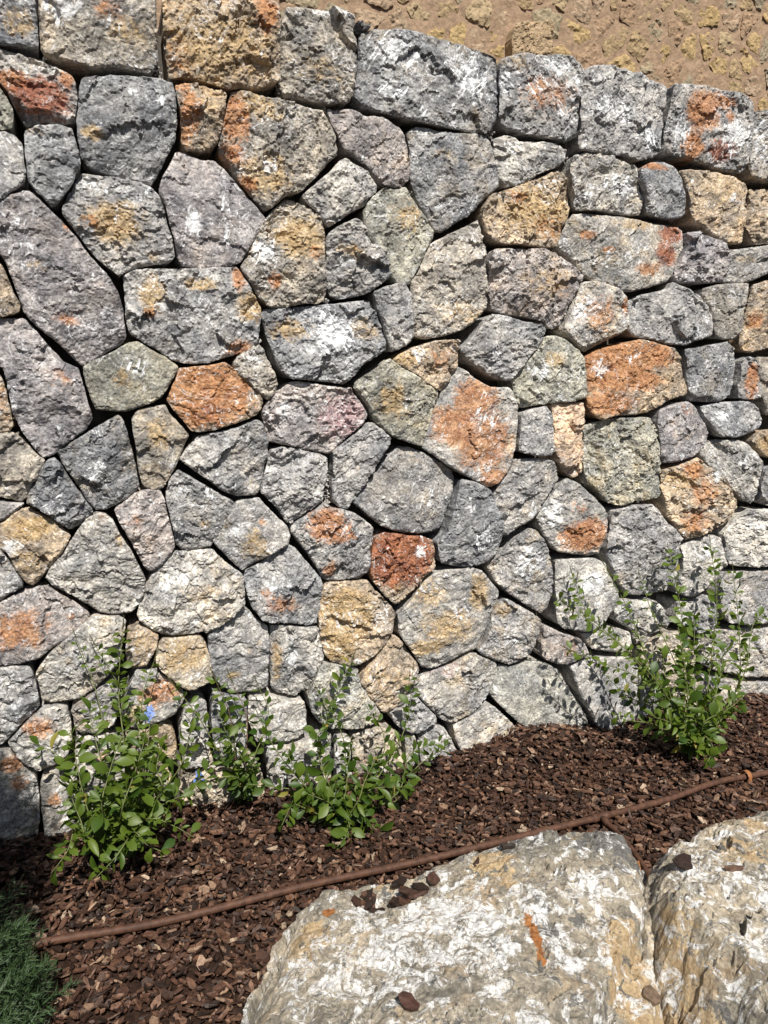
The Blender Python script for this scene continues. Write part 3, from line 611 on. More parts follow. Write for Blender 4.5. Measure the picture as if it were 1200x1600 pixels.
('pnk', [(-0.343,1.528),(-0.309,1.531),(-0.24,1.518),(-0.17,1.511),(-0.127,1.509),(-0.11,1.482),(-0.079,1.443),(-0.057,1.413),(-0.074,1.386),(-0.111,1.359),(-0.148,1.33),(-0.184,1.292),(-0.208,1.274),(-0.267,1.287),(-0.337,1.305),(-0.393,1.317),(-0.422,1.325),(-0.437,1.369),(-0.447,1.418),(-0.439,1.446),(-0.4,1.489)], [('p',-0.159,1.41,0.085,0.079,0.9),('w',-0.368,1.423,0.041,0.04,0.6)]),
('grn', [(0.017,1.614),(0.037,1.603),(0.1,1.569),(0.164,1.542),(0.222,1.5),(0.225,1.472),(0.21,1.429),(0.192,1.382),(0.172,1.322),(0.154,1.294),(0.102,1.307),(0.051,1.325),(0,1.357),(-0.037,1.397),(-0.062,1.443),(-0.093,1.482),(-0.115,1.511),(-0.11,1.529),(-0.049,1.568)], [('o',0.025,1.465,0.063,0.069,0.7),('w',-0.061,1.523,0.037,0.027,0.4)]),
('pal', [(0.295,1.595),(0.335,1.576),(0.377,1.543),(0.432,1.512),(0.516,1.512),(0.545,1.488),(0.567,1.438),(0.567,1.364),(0.561,1.288),(0.548,1.238),(0.527,1.181),(0.485,1.139),(0.443,1.124),(0.386,1.151),(0.316,1.184),(0.261,1.216),(0.207,1.256),(0.159,1.287),(0.166,1.334),(0.192,1.394),(0.231,1.465),(0.248,1.512),(0.277,1.559)], [('r',0.379,1.464,0.083,0.072,1.1),('r',0.299,1.368,0.109,0.072,1),('r',0.41,1.305,0.119,0.11,1),('r',0.456,1.166,0.072,0.038,1),('w',0.408,1.378,0.07,0.054,0.6)]),
('gry', [(0.577,1.413),(0.634,1.43),(0.692,1.44),(0.718,1.399),(0.73,1.323),(0.736,1.258),(0.716,1.241),(0.656,1.24),(0.597,1.255),(0.567,1.263),(0.571,1.326)], []),
('snd', [(0.737,1.45),(0.812,1.449),(0.873,1.454),(0.877,1.371),(0.883,1.267),(0.885,1.175),(0.867,1.149),(0.836,1.142),(0.795,1.17),(0.756,1.214),(0.739,1.258),(0.735,1.348)], []),
('grn', [(0.881,1.358),(0.955,1.376),(1.05,1.387),(1.148,1.389),(1.214,1.388),(1.238,1.339),(1.251,1.257),(1.27,1.147),(1.283,1.062),(1.267,1.041),(1.173,1.029),(1.074,1.018),(1.024,1.029),(0.956,1.078),(0.9,1.121),(0.885,1.175),(0.886,1.267)], [('o',1.027,1.237,0.199,0.133,0.2)]),
('pur', [(1.246,1.42),(1.312,1.441),(1.39,1.454),(1.433,1.432),(1.491,1.376),(1.539,1.32),(1.529,1.278),(1.497,1.236),(1.435,1.21),(1.349,1.194),(1.29,1.19),(1.268,1.216),(1.255,1.298),(1.233,1.366)], [('r',1.375,1.419,0.042,0.027,0.5),('o',1.389,1.336,0.106,0.082,0.25)]),
('blu', [(1.486,1.431),(1.556,1.445),(1.665,1.452),(1.777,1.449),(1.826,1.415),(1.85,1.371),(1.835,1.334),(1.773,1.306),(1.681,1.294),(1.589,1.296),(1.548,1.339),(1.508,1.384)], [('w',1.58,1.389,0.051,0.033,0.5)]),
('pal', [(1.529,1.278),(1.608,1.284),(1.72,1.279),(1.767,1.258),(1.81,1.213),(1.865,1.167),(1.858,1.123),(1.845,1.065),(1.838,0.991),(1.819,0.983),(1.747,1.016),(1.685,1.066),(1.605,1.119),(1.565,1.163),(1.506,1.216),(1.503,1.245)], [('w',1.748,1.186,0.077,0.052,0.6),('o',1.597,1.205,0.044,0.034,0.3)]),
('tan', [(1.83,1.314),(1.867,1.322),(2.104,1.323),(2.123,1.173),(1.881,1.196),(1.818,1.242),(1.785,1.272)], [('o',1.854,1.264,0.058,0.041,0.7)]),
('gry', [(1.874,1.152),(2.003,1.162),(2.168,1.142),(2.196,0.925),(1.906,0.972),(1.857,0.99),(1.857,1.064)], []),
('tan', [(1.279,1.16),(1.367,1.176),(1.436,1.196),(1.492,1.208),(1.527,1.179),(1.577,1.149),(1.627,1.089),(1.687,1.043),(1.741,0.996),(1.752,0.966),(1.736,0.937),(1.683,0.896),(1.592,0.872),(1.502,0.849),(1.449,0.838),(1.41,0.87),(1.371,0.916),(1.315,0.962),(1.293,1.02),(1.284,1.09)], [('r',1.457,1.153,0.072,0.045,0.8),('o',1.372,1.114,0.107,0.062,0.6),('r',1.52,1.051,0.081,0.072,0.6),('r',1.477,0.924,0.081,0.064,0.7),('w',1.569,1.12,0.044,0.034,0.6)]),
('gry', [(1.042,1),(1.14,1.014),(1.224,1.018),(1.271,0.993),(1.317,0.934),(1.373,0.893),(1.404,0.856),(1.397,0.813),(1.41,0.739),(1.408,0.681),(1.376,0.625),(1.289,0.604),(1.202,0.607),(1.133,0.62),(1.096,0.666),(1.059,0.726),(1.021,0.8),(1.009,0.843),(1.031,0.91),(1.034,0.965)], [('o',1.101,0.694,0.034,0.04,0.4)]),
('pal', [(0.805,1.146),(0.859,1.123),(0.942,1.058),(1.009,1.008),(1.027,0.971),(1.024,0.911),(1.011,0.856),(0.981,0.814),(0.923,0.808),(0.842,0.828),(0.764,0.842),(0.725,0.877),(0.699,0.911),(0.676,0.955),(0.66,0.993),(0.709,1.051),(0.752,1.101)], [('r',0.902,0.905,0.123,0.065,1.2),('r',0.865,1.016,0.044,0.038,0.5),('w',0.741,1.01,0.056,0.066,0.7)]),
('gry', [(0.56,1.23),(0.656,1.232),(0.741,1.219),(0.773,1.179),(0.751,1.128),(0.708,1.077),(0.665,1.014),(0.621,0.977),(0.549,0.943),(0.52,0.919),(0.499,0.946),(0.483,1.012),(0.466,1.09),(0.499,1.139),(0.541,1.188)], [('w',0.631,1.12,0.06,0.057,0.3)]),
('blu', [(0.316,1.164),(0.372,1.152),(0.443,1.116),(0.482,1.05),(0.504,0.985),(0.501,0.894),(0.479,0.849),(0.436,0.821),(0.365,0.808),(0.295,0.82),(0.239,0.837),(0.225,0.876),(0.219,0.915),(0.259,0.962),(0.278,1.024),(0.296,1.086)], [('w',0.419,0.926,0.046,0.057,0.7),('w',0.36,1.057,0.028,0.05,0.4)]),
('gry', [(0.063,1.294),(0.115,1.288),(0.167,1.267),(0.234,1.236),(0.294,1.197),(0.311,1.16),(0.29,1.098),(0.264,1.025),(0.246,0.976),(0.224,0.96),(0.17,0.956),(0.091,0.966),(0.026,0.983),(-0.025,1.011),(-0.076,1.057),(-0.113,1.088),(-0.118,1.112),(-0.088,1.141),(-0.05,1.175),(0,1.239)], [('o',0.154,1.251,0.066,0.024,0.3)]),
('gry', [(-0.062,1.386),(-0.042,1.385),(0,1.35),(0.025,1.326),(0.02,1.302),(-0.013,1.256),(-0.05,1.199),(-0.075,1.164),(-0.125,1.096),(-0.143,1.071),(-0.174,1.082),(-0.198,1.111),(-0.197,1.181),(-0.196,1.262),(-0.196,1.283),(-0.148,1.318),(-0.111,1.345)], [('o',-0.1,1.212,0.02,0.019,0.4)]),
('gry', [(-0.419,1.296),(-0.382,1.306),(-0.314,1.295),(-0.244,1.275),(-0.216,1.263),(-0.214,1.217),(-0.226,1.159),(-0.234,1.108),(-0.27,1.08),(-0.318,1.053),(-0.354,1.032),(-0.372,1.04),(-0.399,1.087),(-0.432,1.123),(-0.458,1.147),(-0.453,1.181),(-0.433,1.247)], []),
('gry', [(-0.73,1.273),(-0.704,1.31),(-0.665,1.348),(-0.601,1.361),(-0.536,1.375),(-0.469,1.403),(-0.447,1.391),(-0.437,1.358),(-0.427,1.325),(-0.432,1.281),(-0.448,1.214),(-0.46,1.159),(-0.477,1.141),(-0.543,1.14),(-0.586,1.158),(-0.639,1.2),(-0.69,1.239)], [('w',-0.515,1.327,0.055,0.031,0.4),('o',-0.498,1.183,0.027,0.022,0.4)]),
('wrm', [(-0.853,1.439),(-0.803,1.449),(-0.767,1.454),(-0.754,1.427),(-0.725,1.391),(-0.694,1.353),(-0.707,1.321),(-0.725,1.289),(-0.741,1.252),(-0.77,1.206),(-0.786,1.178),(-0.817,1.171),(-0.85,1.188),(-0.86,1.241),(-0.864,1.315),(-0.872,1.377),(-0.873,1.408)], [('o',-0.798,1.355,0.045,0.052,0.6),('w',-0.759,1.312,0.02,0.025,0.4)]),
('blu', [(-1.104,1.311),(-1.071,1.33),(-1.022,1.359),(-0.963,1.395),(-0.913,1.423),(-0.9,1.408),(-0.887,1.357),(-0.876,1.304),(-0.868,1.241),(-0.86,1.188),(-0.878,1.163),(-0.919,1.138),(-0.969,1.115),(-0.998,1.115),(-1.02,1.143),(-1.042,1.186),(-1.064,1.228),(-1.088,1.27)], [('w',-0.991,1.246,0.042,0.041,0.6),('w',-0.924,1.398,0.023,0.029,0.3)]),
('wrm', [(-1.363,1.357),(-1.258,1.372),(-1.222,1.374),(-1.192,1.343),(-1.164,1.307),(-1.138,1.286),(-1.149,1.258),(-1.171,1.212),(-1.198,1.163),(-1.22,1.154),(-1.273,1.171),(-1.376,1.192)], []),
('gry', [(-1.378,1.172),(-1.274,1.157),(-1.23,1.151),(-1.206,1.149),(-1.231,1.128),(-1.269,1.1),(-1.387,1.064)], []),
('blu', [(-1.129,1.286),(-1.11,1.293),(-1.093,1.27),(-1.068,1.218),(-1.038,1.165),(-1.006,1.115),(-1.023,1.091),(-1.056,1.062),(-1.079,1.055),(-1.106,1.08),(-1.141,1.113),(-1.176,1.135),(-1.199,1.153),(-1.191,1.183),(-1.165,1.222),(-1.149,1.262)], []),
('tan', [(-1.334,1.07),(-1.279,1.091),(-1.222,1.132),(-1.195,1.132),(-1.16,1.11),(-1.118,1.087),(-1.08,1.036),(-1.091,1.012),(-1.118,0.972),(-1.153,0.932),(-1.184,0.893),(-1.203,0.878),(-1.225,0.893),(-1.246,0.93),(-1.268,0.994),(-1.337,1.034)], [('o',-1.199,1.071,0.064,0.037,1.1),('w',-1.249,1.013,0.036,0.025,0.8),('o',-1.206,0.968,0.046,0.045,0.5)]),
('gry', [(-1.389,1.034),(-1.285,1.01),(-1.262,0.962),(-1.235,0.908),(-1.229,0.882),(-1.259,0.869),(-1.298,0.845),(-1.407,0.811)], []),
('pal', [(-0.999,1.111),(-0.97,1.105),(-0.946,1.076),(-0.925,1.021),(-0.897,0.976),(-0.874,0.919),(-0.856,0.873),(-0.864,0.83),(-0.881,0.787),(-0.909,0.761),(-0.96,0.758),(-1.009,0.772),(-1.046,0.804),(-1.102,0.849),(-1.147,0.879),(-1.164,0.902),(-1.143,0.942),(-1.102,0.987),(-1.071,1.031),(-1.039,1.082)], [('o',-0.932,1.011,0.018,0.017,0.6),('r',-0.98,1.099,0.019,0.021,0.3)]),
('pnk', [(-0.888,1.158),(-0.847,1.177),(-0.796,1.174),(-0.783,1.142),(-0.776,1.087),(-0.762,1.031),(-0.756,0.976),(-0.776,0.944),(-0.809,0.914),(-0.84,0.899),(-0.86,0.918),(-0.883,0.975),(-0.909,1.031),(-0.932,1.081),(-0.944,1.114)], [('r',-0.886,1.072,0.024,0.026,0.6),('r',-0.825,1.003,0.033,0.039,0.3)]),
('gry', [(-0.736,1.241),(-0.711,1.225),(-0.66,1.19),(-0.608,1.155),(-0.561,1.126),(-0.544,1.107),(-0.556,1.085),(-0.586,1.042),(-0.614,0.999),(-0.637,0.967),(-0.68,0.963),(-0.733,0.963),(-0.753,0.987),(-0.761,1.042),(-0.773,1.108),(-0.78,1.163),(-0.764,1.205)], [('w',-0.63,1.156,0.03,0.026,0.6),('w',-0.731,1.161,0.025,0.026,0.5),('o',-0.659,1.047,0.021,0.016,0.6)]),
('gry', [(-0.544,1.122),(-0.51,1.127),(-0.466,1.13),(-0.444,1.101),(-0.411,1.065),(-0.372,1.028),(-0.359,0.993),(-0.367,0.958),(-0.414,0.934),(-0.46,0.912),(-0.506,0.888),(-0.529,0.874),(-0.551,0.892),(-0.583,0.929),(-0.615,0.965),(-0.629,0.989),(-0.602,1.032),(-0.567,1.086)], [('o',-0.482,0.967,0.05,0.055,0.7),('r',-0.457,1.045,0.018,0.018,0.6),('w',-0.547,1.017,0.036,0.032,0.7),('o',-0.586,1.053,0.017,0.031,0.5)]),
('gry', [(-0.227,1.101),(-0.206,1.081),(-0.162,1.074),(-0.125,1.06),(-0.076,1.028),(-0.043,0.995),(-0.043,0.946),(-0.051,0.886),(-0.059,0.825),(-0.09,0.803),(-0.152,0.802),(-0.202,0.801),(-0.238,0.817),(-0.255,0.854),(-0.285,0.905),(-0.32,0.955),(-0.354,0.999),(-0.354,1.022),(-0.306,1.052),(-0.259,1.079)], [('r',-0.223,1.019,0.068,0.059,1.1),('r',-0.163,0.979,0.049,0.029,1),('r',-0.213,0.851,0.029,0.038,0.7),('w',-0.247,1.067,0.029,0.019,0.4)]),
('blu', [(-0.367,0.956),(-0.344,0.945),(-0.309,0.9),(-0.274,0.856),(-0.243,0.817),(-0.244,0.757),(-0.252,0.697),(-0.26,0.649),(-0.302,0.648),(-0.361,0.665),(-0.42,0.674),(-0.466,0.689),(-0.5,0.735),(-0.52,0.796),(-0.526,0.843),(-0.52,0.873),(-0.461,0.896),(-0.414,0.927)], [('r',-0.395,0.736,0.059,0.038,0.6),('w',-0.417,0.821,0.058,0.052,0.5),('r',-0.452,0.789,0.023,0.019,0.6)]),
('pal', [(-0.754,0.96),(-0.701,0.961),(-0.632,0.96),(-0.605,0.926),(-0.569,0.893),(-0.53,0.862),(-0.527,0.808),(-0.528,0.757),(-0.556,0.73),(-0.602,0.699),(-0.659,0.671),(-0.713,0.666),(-0.767,0.668),(-0.809,0.67),(-0.84,0.692),(-0.88,0.726),(-0.891,0.754),(-0.876,0.798),(-0.857,0.851),(-0.83,0.893),(-0.791,0.928)], [('w',-0.759,0.853,0.074,0.045,0.6),('o',-0.686,0.812,0.076,0.034,0.5),('o',-0.618,0.886,0.055,0.034,0.3),('w',-0.666,0.764,0.055,0.027,0.5)]),
('tan', [(-0.026,0.957),(0,0.973),(0.039,0.97),(0.104,0.953),(0.157,0.949),(0.203,0.929),(0.214,0.877),(0.218,0.826),(0.199,0.795),(0.159,0.768),(0.105,0.735),(0.066,0.693),(0.047,0.69),(0,0.733),(-0.039,0.786),(-0.056,0.825),(-0.051,0.886),(-0.038,0.934)], [('d',0.065,0.877,0.128,0.104,1.3),('w',0.152,0.89,0.032,0.03,0.9),('o',0.052,0.753,0.04,0.03,0.6)]),
('pal', [(0.226,0.805),(0.295,0.807),(0.379,0.807),(0.423,0.788),(0.467,0.739),(0.503,0.696),(0.499,0.656),(0.476,0.61),(0.457,0.553),(0.43,0.502),(0.402,0.457),(0.344,0.446),(0.273,0.42),(0.203,0.406),(0.162,0.422),(0.12,0.488),(0.08,0.545),(0.058,0.587),(0.058,0.651),(0.106,0.697),(0.159,0.755),(0.199,0.79)], [('o',0.186,0.714,0.083,0.064,0.6),('o',0.41,0.705,0.041,0.079,0.9),('o',0.271,0.575,0.128,0.079,0.7),('o',0.175,0.507,0.083,0.037,0.9),('w',0.326,0.634,0.086,0.053,0.5),('w',0.106,0.632,0.038,0.036,0.4)]),
('gry', [(0.637,0.95),(0.683,0.928),(0.716,0.878),(0.75,0.794),(0.762,0.739),(0.759,0.657),(0.727,0.605),(0.697,0.586),(0.65,0.613),(0.557,0.677),(0.497,0.731),(0.457,0.793),(0.459,0.819),(0.522,0.866),(0.579,0.915)], [('w',0.643,0.803,0.086,0.08,0.6),('o',0.624,0.911,0.036,0.026,0.3)]),
('tan', [(-0.226,0.799),(-0.152,0.797),(-0.064,0.796),(-0.039,0.761),(0,0.72),(0.039,0.678),(0.053,0.651),(0.039,0.589),(0.013,0.541),(-0.026,0.502),(-0.065,0.487),(-0.104,0.466),(-0.143,0.471),(-0.205,0.493),(-0.235,0.522),(-0.249,0.586),(-0.258,0.661),(-0.252,0.733)], [('o',-0.154,0.661,0.102,0.099,1.3),('o',-0.18,0.552,0.063,0.062,1.1),('w',0,0.644,0.047,0.063,0.5)]),
('pal', [(0.765,0.807),(0.843,0.806),(0.956,0.799),(1.006,0.773),(1.043,0.714),(1.091,0.638),(1.1,0.594),(1.053,0.542),(1.022,0.502),(0.973,0.484),(0.891,0.488),(0.81,0.506),(0.777,0.544),(0.764,0.615),(0.764,0.698)], [('w',0.945,0.694,0.082,0.062,0.8)]),
('gry', [(0.543,0.66),(0.604,0.623),(0.682,0.577),(0.708,0.546),(0.701,0.497),(0.681,0.443),(0.658,0.404),(0.612,0.383),(0.567,0.375),(0.506,0.397),(0.431,0.434),(0.41,0.456),(0.444,0.5),(0.466,0.552),(0.485,0.604),(0.514,0.641)], [('o',0.53,0.612,0.048,0.032,0.6)]),
('pal', [(0.402,0.446),(0.446,0.419),(0.512,0.388),(0.508,0.341),(0.485,0.289),(0.457,0.237),(0.407,0.203),(0.349,0.179),(0.292,0.161),(0.248,0.188),(0.191,0.252),(0.149,0.299),(0.13,0.342),(0.162,0.382),(0.218,0.396),(0.302,0.411)], [('p',0.274,0.401,0.086,0.032,0.4),('w',0.177,0.321,0.039,0.043,0.4)]),
('grn2', [(0.522,0.375),(0.583,0.359),(0.659,0.376),(0.721,0.368),(0.786,0.331),(0.821,0.283),(0.856,0.22),(0.908,0.153),(0.955,0.086),(0.986,0.006),(0.97,-0.067),(0.836,-0.058),(0.721,-0.022),(0.654,0.077),(0.574,0.148),(0.511,0.215),(0.474,0.263),(0.493,0.316)], []),
('tan', [(0.047,0.567),(0.08,0.537),(0.12,0.475),(0.154,0.418),(0.148,0.392),(0.121,0.356),(0.108,0.318),(0.067,0.271),(0.027,0.246),(0,0.255),(-0.04,0.301),(-0.074,0.359),(-0.097,0.401),(-0.079,0.437),(-0.039,0.47),(0.013,0.528)], [('o',0.013,0.398,0.081,0.091,0.3)]),
('gry', [(0.121,0.343),(0.149,0.29),(0.191,0.243),(0.228,0.205),(0.229,0.177),(0.178,0.164),(0.123,0.154),(0.081,0.175),(0.04,0.214),(0.032,0.242),(0.067,0.271),(0.1,0.319)], []),
('grn2', [(-0.243,0.498),(-0.18,0.477),(-0.104,0.453),(-0.097,0.401),(-0.066,0.345),(-0.027,0.286),(-0.008,0.243),(-0.053,0.211),(-0.132,0.211),(-0.196,0.227),(-0.259,0.259),(-0.295,0.316),(-0.306,0.381),(-0.281,0.44)], []),
('pal', [(-0.435,0.657),(-0.373,0.654),(-0.302,0.641),(-0.258,0.636),(-0.249,0.573),(-0.242,0.523),(-0.263,0.475),(-0.288,0.429),(-0.306,0.381),(-0.355,0.376),(-0.415,0.397),(-0.44,0.426),(-0.441,0.512),(-0.436,0.596)], [('o',-0.419,0.533,0.019,0.097,0.7),('w',-0.364,0.551,0.029,0.085,0.6)]),
('gry', [(-0.533,0.744),(-0.511,0.725),(-0.478,0.681),(-0.444,0.658),(-0.441,0.585),(-0.448,0.489),(-0.45,0.427),(-0.497,0.41),(-0.566,0.42),(-0.622,0.453),(-0.649,0.505),(-0.66,0.589),(-0.659,0.659),(-0.614,0.689),(-0.568,0.719)], [('o',-0.575,0.494,0.027,0.017,0.8),('o',-0.492,0.591,0.032,0.033,0.4)]),
('snd2', [(-0.814,0.66),(-0.757,0.659),(-0.681,0.655),(-0.667,0.625),(-0.656,0.565),(-0.649,0.505),(-0.666,0.483),(-0.71,0.473),(-0.743,0.473),(-0.785,0.512),(-0.826,0.553),(-0.839,0.589),(-0.833,0.623)], [('o',-0.749,0.589,0.076,0.058,0.7)]),
('pal', [(-0.903,0.559),(-0.847,0.549),(-0.796,0.507),(-0.759,0.466),(-0.744,0.447),(-0.757,0.413),(-0.78,0.381),(-0.824,0.365),(-0.867,0.348),(-0.92,0.346),(-0.96,0.376),(-0.962,0.422),(-0.934,0.487)], [('r',-0.829,0.472,0.075,0.046,0.8),('o',-0.907,0.402,0.042,0.032,0.8)]),
('tan', [(-0.891,0.716),(-0.86,0.701),(-0.824,0.672),(-0.832,0.634),(-0.849,0.602),(-0.871,0.571),(-0.909,0.564),(-0.933,0.574),(-0.933,0.647),(-0.922,0.702)], [('o',-0.884,0.652,0.029,0.032,0.5)]),
('pal', [(-1.019,0.764),(-0.95,0.756),(-0.926,0.736),(-0.94,0.67),(-0.948,0.604),(-0.981,0.563),(-1.023,0.524),(-1.075,0.486),(-1.126,0.471),(-1.174,0.472),(-1.203,0.483),(-1.208,0.54),(-1.215,0.585),(-1.199,0.615),(-1.152,0.664),(-1.091,0.711),(-1.039,0.753)], []),
('pnk', [(-1.185,0.876),(-1.157,0.873),(-1.121,0.844),(-1.075,0.807),(-1.039,0.766),(-1.044,0.745),(-1.081,0.71),(-1.131,0.683),(-1.171,0.66),(-1.201,0.637),(-1.249,0.629),(-1.314,0.627),(-1.423,0.625),(-1.407,0.811),(-1.298,0.841),(-1.242,0.861)], [('r',-1.25,0.741,0.084,0.068,0.75),('r',-1.097,0.766,0.015,0.013,0.8)]),
('gry', [(-1.423,0.614),(-1.315,0.62),(-1.278,0.622),(-1.231,0.613),(-1.22,0.585),(-1.213,0.529),(-1.209,0.473),(-1.234,0.444),(-1.274,0.417),(-1.31,0.379),(-1.334,0.361),(-1.447,0.326)], []),
('pal', [(-1.204,0.461),(-1.165,0.466),(-1.127,0.449),(-1.12,0.403),(-1.121,0.334),(-1.137,0.291),(-1.178,0.264),(-1.228,0.251),(-1.265,0.281),(-1.299,0.332),(-1.311,0.368),(-1.275,0.406),(-1.244,0.434)], [('r',-1.217,0.407,0.048,0.035,0.8)]),
('gry', [(-1.024,0.512),(-0.983,0.529),(-0.958,0.491),(-0.965,0.435),(-0.981,0.379),(-1.023,0.352),(-1.084,0.351),(-1.108,0.378),(-1.111,0.424),(-1.117,0.447),(-1.076,0.475)], []),
('pal', [(-1.447,0.326),(-1.335,0.345),(-1.308,0.334),(-1.269,0.27),(-1.239,0.23),(-1.234,0.171),(-1.236,0.079),(-1.249,0.011),(-1.325,-0.029),(-1.478,-0.05)], [('r',-1.302,0.288,0.041,0.031,0.9),('r',-1.288,0.217,0.026,0.031,0.7)]),
('pal', [(-1.222,0.227),(-1.19,0.243),(-1.14,0.257),(-1.112,0.217),(-1.118,0.124),(-1.128,0.031),(-1.176,-0.005),(-1.225,0.006),(-1.226,0.147)], [('r',-1.186,0.15,0.027,0.023,0.7)]),
('pal', [(-1.108,0.343),(-1.044,0.339),(-0.983,0.338),(-0.948,0.303),(-0.943,0.231),(-0.952,0.138),(-0.978,0.046),(-1.062,0.041),(-1.105,0.074),(-1.106,0.192),(-1.116,0.252)], [('r',-1.029,0.248,0.045,0.037,0.5)]),
('tan', [(-0.952,0.339),(-0.889,0.336),(-0.825,0.348),(-0.789,0.323),(-0.781,0.25),(-0.801,0.156),(-0.827,0.063),(-0.925,0.054),(-0.943,0.112),(-0.936,0.206),(-0.938,0.29)], []),
('pal', [(-0.746,0.4),(-0.701,0.424),(-0.671,0.4),(-0.672,0.328),(-0.673,0.242),(-0.675,0.181),(-0.701,0.161),(-0.756,0.167),(-0.769,0.235),(-0.772,0.32)], []),
('gry', [(-0.645,0.432),(-0.589,0.412),(-0.532,0.403),(-0.533,0.304),(-0.541,0.206),(-0.556,0.164),(-0.621,0.166),(-0.654,0.202),(-0.659,0.301),(-0.658,0.386)], []),
('pal', [(-0.521,0.396),(-0.439,0.394),(-0.368,0.365),(-0.319,0.358),(-0.308,0.305),(-0.314,0.242),(-0.346,0.21),(-0.431,0.212),(-0.502,0.229),(-0.524,0.303)], [('w',-0.429,0.325,0.06,0.05,0.4)]),
('snd2', [(-0.768,0.145),(-0.644,0.15),(-0.552,0.145),(-0.493,0.134),(-0.483,0.081),(-0.48,0.016),(-0.51,-0.029),(-0.673,-0.007),(-0.762,0.02),(-0.782,0.091)], []),
('pal', [(-0.468,0.201),(-0.383,0.191),(-0.309,0.195),(-0.267,0.229),(-0.214,0.207),(-0.215,0.121),(-0.211,0.041),(-0.237,-0.033),(-0.413,-0.029),(-0.46,0.025)], []),
('snd2', [(-0.124,0.184),(-0.053,0.193),(0,0.194),(0.04,0.182),(0.076,0.149),(0.082,0.066),(0.082,-0.03),(0,-0.06),(-0.094,-0.036),(-0.128,0.052),(-0.132,0.132)], [('r',-0.075,0.082,0.032,0.032,0.4)]),
('pal', [(-0.199,0.197),(-0.142,0.187),(-0.14,0.107),(-0.136,0.04),(-0.12,-0.044),(-0.173,-0.06),(-0.204,-0.014),(-0.205,0.106)], []),
('pal', [(0.092,0.141),(0.131,0.145),(0.145,0.096),(0.152,0.012),(0.166,-0.046),(0.102,-0.047),(0.093,0.037)], []),
('gry', [(0.156,0.135),(0.22,0.16),(0.263,0.152),(0.293,0.097),(0.323,0.036),(0.345,-0.039),(0.281,-0.069),(0.18,-0.049),(0.16,0.024)], []),
('pal', [(0.3,0.154),(0.364,0.177),(0.451,0.219),(0.481,0.214),(0.543,0.153),(0.601,0.092),(0.646,0.035),(0.658,-0.04),(0.519,-0.058),(0.398,-0.035),(0.343,0.024),(0.313,0.094)], [('o',0.545,0.096,0.062,0.034,0.4)]),
('gry', [(0.851,0.33),(0.964,0.359),(1.168,0.335),(1.226,0.264),(1.322,0.159),(1.363,0.091),(1.383,-0.015),(1.214,-0.08),(1.073,-0.07),(0.997,0.049),(0.916,0.19)], []),
('pnk', [(0.724,0.53),(0.811,0.484),(0.893,0.454),(0.931,0.412),(0.946,0.375),(0.882,0.352),(0.834,0.338),(0.769,0.359),(0.714,0.389),(0.712,0.454)], [('r',0.846,0.423,0.046,0.04,0.4)]),
('pal', [(0.915,0.466),(0.991,0.462),(1.057,0.478),(1.154,0.452),(1.168,0.397),(1.163,0.359),(1.046,0.374),(0.972,0.392)], []),
('pal', [(1.117,0.601),(1.204,0.583),(1.273,0.585),(1.321,0.557),(1.381,0.476),(1.355,0.434),(1.269,0.399),(1.196,0.384),(1.178,0.455),(1.085,0.509),(1.076,0.553)], []),
('snd2', [(1.226,0.363),(1.288,0.382),(1.375,0.41),(1.447,0.417),(1.518,0.369),(1.545,0.273),(1.542,0.18),(1.45,0.152),(1.366,0.156),(1.288,0.237),(1.229,0.309)], []),
('pal', [(1.422,0.811),(1.503,0.835),(1.593,0.855),(1.659,0.832),(1.671,0.748),(1.679,0.702),(1.661,0.658),(1.59,0.604),(1.508,0.573),(1.403,0.598),(1.4,0.637),(1.427,0.709)], [('w',1.544,0.787,0.075,0.042,0.6)]),
('pal', [(1.684,0.851),(1.739,0.907),(1.81,0.956),(1.908,0.957),(2.196,0.925),(2.229,0.671),(1.939,0.68),(1.78,0.69),(1.709,0.705),(1.688,0.77)], [('o',1.829,0.781,0.079,0.043,0.3),('w',1.857,0.885,0.079,0.036,0.5)]),
('gry', [(1.705,0.672),(1.881,0.663),(1.941,0.658),(2.233,0.639),(2.267,0.376),(1.97,0.4),(1.849,0.404),(1.729,0.427),(1.671,0.474),(1.654,0.568),(1.677,0.641)], []),
('gry', [(1.425,0.561),(1.51,0.546),(1.593,0.574),(1.635,0.524),(1.657,0.46),(1.646,0.406),(1.561,0.385),(1.471,0.435),(1.406,0.479)], []),
('pal', [(1.675,0.39),(1.812,0.383),(1.973,0.37),(2.271,0.342),(2.304,0.088),(2.001,0.127),(1.857,0.141),(1.714,0.177),(1.621,0.222),(1.58,0.299),(1.594,0.359)], []),
('pal', [(1.587,0.179),(1.717,0.148),(1.86,0.112),(2.004,0.1),(2.307,0.064),(2.333,-0.139),(2.025,-0.089),(1.777,-0.065),(1.617,-0.029),(1.562,0.114)], [('o',1.924,0.076,0.067,0.027,0.3)]),
('snd2', [(1.387,0.115),(1.472,0.121),(1.537,0.095),(1.582,0.025),(1.586,-0.114),(1.451,-0.09),(1.39,-0.016)], [('r',1.459,0.051,0.045,0.038,0.4)])]

